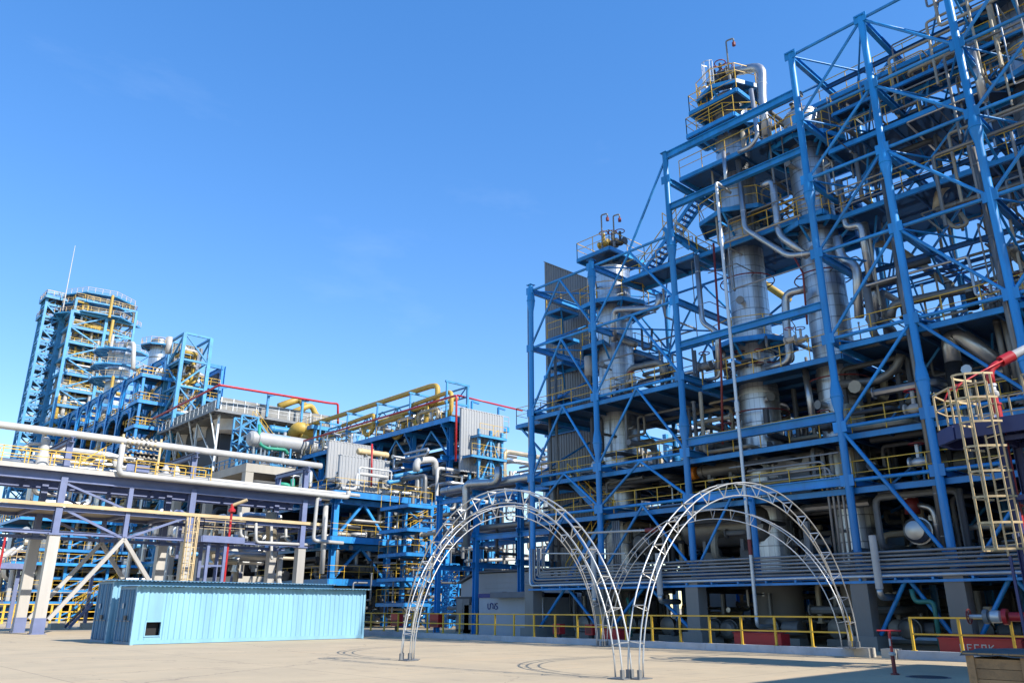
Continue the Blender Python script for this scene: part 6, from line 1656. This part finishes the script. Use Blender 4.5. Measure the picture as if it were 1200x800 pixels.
for x, y, lab in ((652, 745, 'small red fire box behind the railing under the first column'), (690, 745, 'small red fire box beside the rear arch foot'), (508, 738, 'red fire box behind the railing at the blue stair tower'), (462, 738, 'red fire box at the left end of the railing')):
    c = px(x, y, X=31.4 if x > 550 else 36); t = thing('fire_box', lab, 'fire box', (c.x, c.y, 0)); s = 1 if x > 550 else 2
    MB().box(c.x, c.x + .4, c.y - .25 * s, c.y + .25 * s, .35, .85 * (1 if s == 1 else 1.5)).build('box', 'red', t); MB().box(c.x + .1, c.x + .3, c.y - .1, c.y + .1, 0, .35).build('stand', 'dark_steel', t)
    MB().box(c.x - .012, c.x - .003, c.y - .18 * s, c.y + .18 * s, .42, .78).build('door', 'dark_red', t)
run('teal drain pipe under the right end of the frame', [px(1068, 690, X=33.8), px(1072, 705, X=33.8), px(1094, 704, X=33.8), (33.8, px(1094, 704, X=33.8).y, .1)], .09, 'teal_pipe', bands=False)
run('teal drain pipe left of the third concrete pillar', [px(735, 700, X=34.6), px(738, 712, X=34.6), (34.6, px(738, 712, X=34.6).y, .2)], .08, 'teal_pipe', bands=False)
# pipework of the middle block
for i, (za, zb) in enumerate(((.4, zs[0] - .8), (zs[0] + .2, zs[1] - .9), (zs[1] + .2, zs[2] - .9))):
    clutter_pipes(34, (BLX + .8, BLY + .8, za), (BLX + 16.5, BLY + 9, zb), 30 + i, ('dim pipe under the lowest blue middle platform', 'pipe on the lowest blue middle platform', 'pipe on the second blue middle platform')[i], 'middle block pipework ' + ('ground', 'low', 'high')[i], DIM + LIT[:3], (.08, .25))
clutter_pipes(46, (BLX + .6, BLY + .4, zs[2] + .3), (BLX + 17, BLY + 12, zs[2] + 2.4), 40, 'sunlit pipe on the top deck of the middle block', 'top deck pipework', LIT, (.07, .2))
clutter_pipes(60, (44, 60, zs[2] - 2), (60, 78, zs[2] + 4.5), 41, 'sunlit pipe between the middle block and gas rack', 'pipework below the gas rack', LIT, (.07, .2))
clutter_pipes(50, (YRX0 + .3, YRY0 + 1, zy + .2), (YRX0 + 5, 110, zy + 2.2), 42, 'small pipe on the deck of the gas rack', 'gas rack pipework', LIT, (.1, .25))
clutter_pipes(40, (YRX0 + 1, YRY0 + 1, 6), (YRX0 + 7, 100, zy - 1), 43, 'dim pipe under the gas rack', 'pipework under the gas rack', DIM, (.1, .3))
clutter_pipes(46, (52, 46, 8), (72, 62, 17), 44, 'sunlit pipe right of the tall white wall', 'pipework by the white wall', LIT + ['sky_blue'], (.1, .32), seg=(2, 6))
clutter_pipes(50, (37, 40, 1), (52, 62, 8.5), 45, 'dim pipe under the blue pipe bridge', 'pipework under the bridge', DIM, (.05, .15))
clutter_pipes(50, (CTX + 1, CTY + 1, CTZ + .3), (CTX1 + 6, CTY + 6, CTZ + 4), 46, 'pipe among the exchangers on the concrete table', 'table top pipework', LIT + ['yellow_pipe', 'sky_blue'], (.08, .22))
clutter_pipes(46, (CTX + 1, CTY + 1, 1), (CTX1 + 6, CTY + 12, CTZ - 2), 47, 'dim pipe inside the concrete frame', 'pipework inside the concrete frame', DIM, (.15, .4), seg=(2, 7))
clutter_pipes(40, (23, 67.5, 3), (37, 74, 9.5), 48, 'pipe behind the right half of the purple rack', 'pipework behind the rack', LIT + ['purple', 'sky_blue'], (.1, .3))
clutter_pipes(60, (SX + .6, SY0, 4), (SX + 8, SY1, SZ - 1), 49, 'pipe inside the far dark blue structure', 'far structure pipework', ['tan_insulation', 'yellow_pipe', 'dull_insulation', 'insulation'], (.25, .7), seg=(4, 12))
clutter_pipes(50, (l0 + 1, 118.5, 2), (l1 + 8, 128, 22), 50, 'pipe inside the low far left storeys', 'far left pipework', LIT + ['yellow_pipe', 'sky_blue'], (.2, .5), seg=(3, 9))
clutter_pipes(44, (f0.x + .5, f0.y + .6, 10), (f1x - .5, f0.y + 6, f0.z - 2), 51, 'pipe inside the service frame of the huge far column', 'far column pipework', LIT + ['yellow_pipe'], (.25, .6), seg=(3, 9))
DR = random.Random(8)
for i in range(10):
    x = DR.uniform(BLX + 2, BLX + 15); z = DR.choice(zs[:2]); r = DR.uniform(.4, .8)
    drum('horizontal vessel on a middle block platform', (x, BLY + DR.uniform(2, 7), z + 1.9 * r), r, DR.uniform(2.5, 4.5), DR.choice('XY'), DR.choice(('insulation', 'dull_insulation', 'white_paint')), 'middle block vessels')
for i in range(8):
    a = px(205 + i * 27, 640 + DR.uniform(-14, 14), Y=92)
    drum('vessel in the dim ground storey behind the purple rack', a, DR.uniform(.8, 1.3), DR.uniform(3, 6), DR.choice('XY'), DR.choice(('insulation', 'dull_insulation', 'sky_blue')), 'vessels behind the rack')

clutter_pipes(40, (s0.x + .6, s0.y + .8, 22), (s0.x + W - .6, s0.y + Dp, zt - 2), 52, '', '', LIT + ['yellow_pipe', 'yellow_pipe'], (.12, .35), seg=(1.5, 5))
clutter_pipes(70, (TC[0] - 6.3, TC[1] - 6.3, 20), (TC[0] + 6, TC[1] - 4.9, cz), 53, '', '', LIT + ['yellow_pipe', 'yellow_pipe'], (.12, .35), seg=(2, 6))
# the pipes too many to tell apart, one object
allp = MB(); mi = []; slots = []
for m, b in STUFF.items():
    slots.append(m); allp.add(b.v, b.f); mi += [len(slots) - 1] * len(b.f)
so = allp.build('dense_pipework', slots[0], None)
for m in slots[1:]: so.data.materials.append(M[m])
so.data.polygons.foreach_set('material_index', mi); so.data.polygons.foreach_set('use_smooth', [True] * len(mi))
try: so.data.set_sharp_from_angle(angle=radians(40))
except Exception: pass
so.data.update()
tag(so, 'tangle of thin lagged pipes filling the plant storeys in the distance', 'pipework'); so['kind'] = 'stuff'
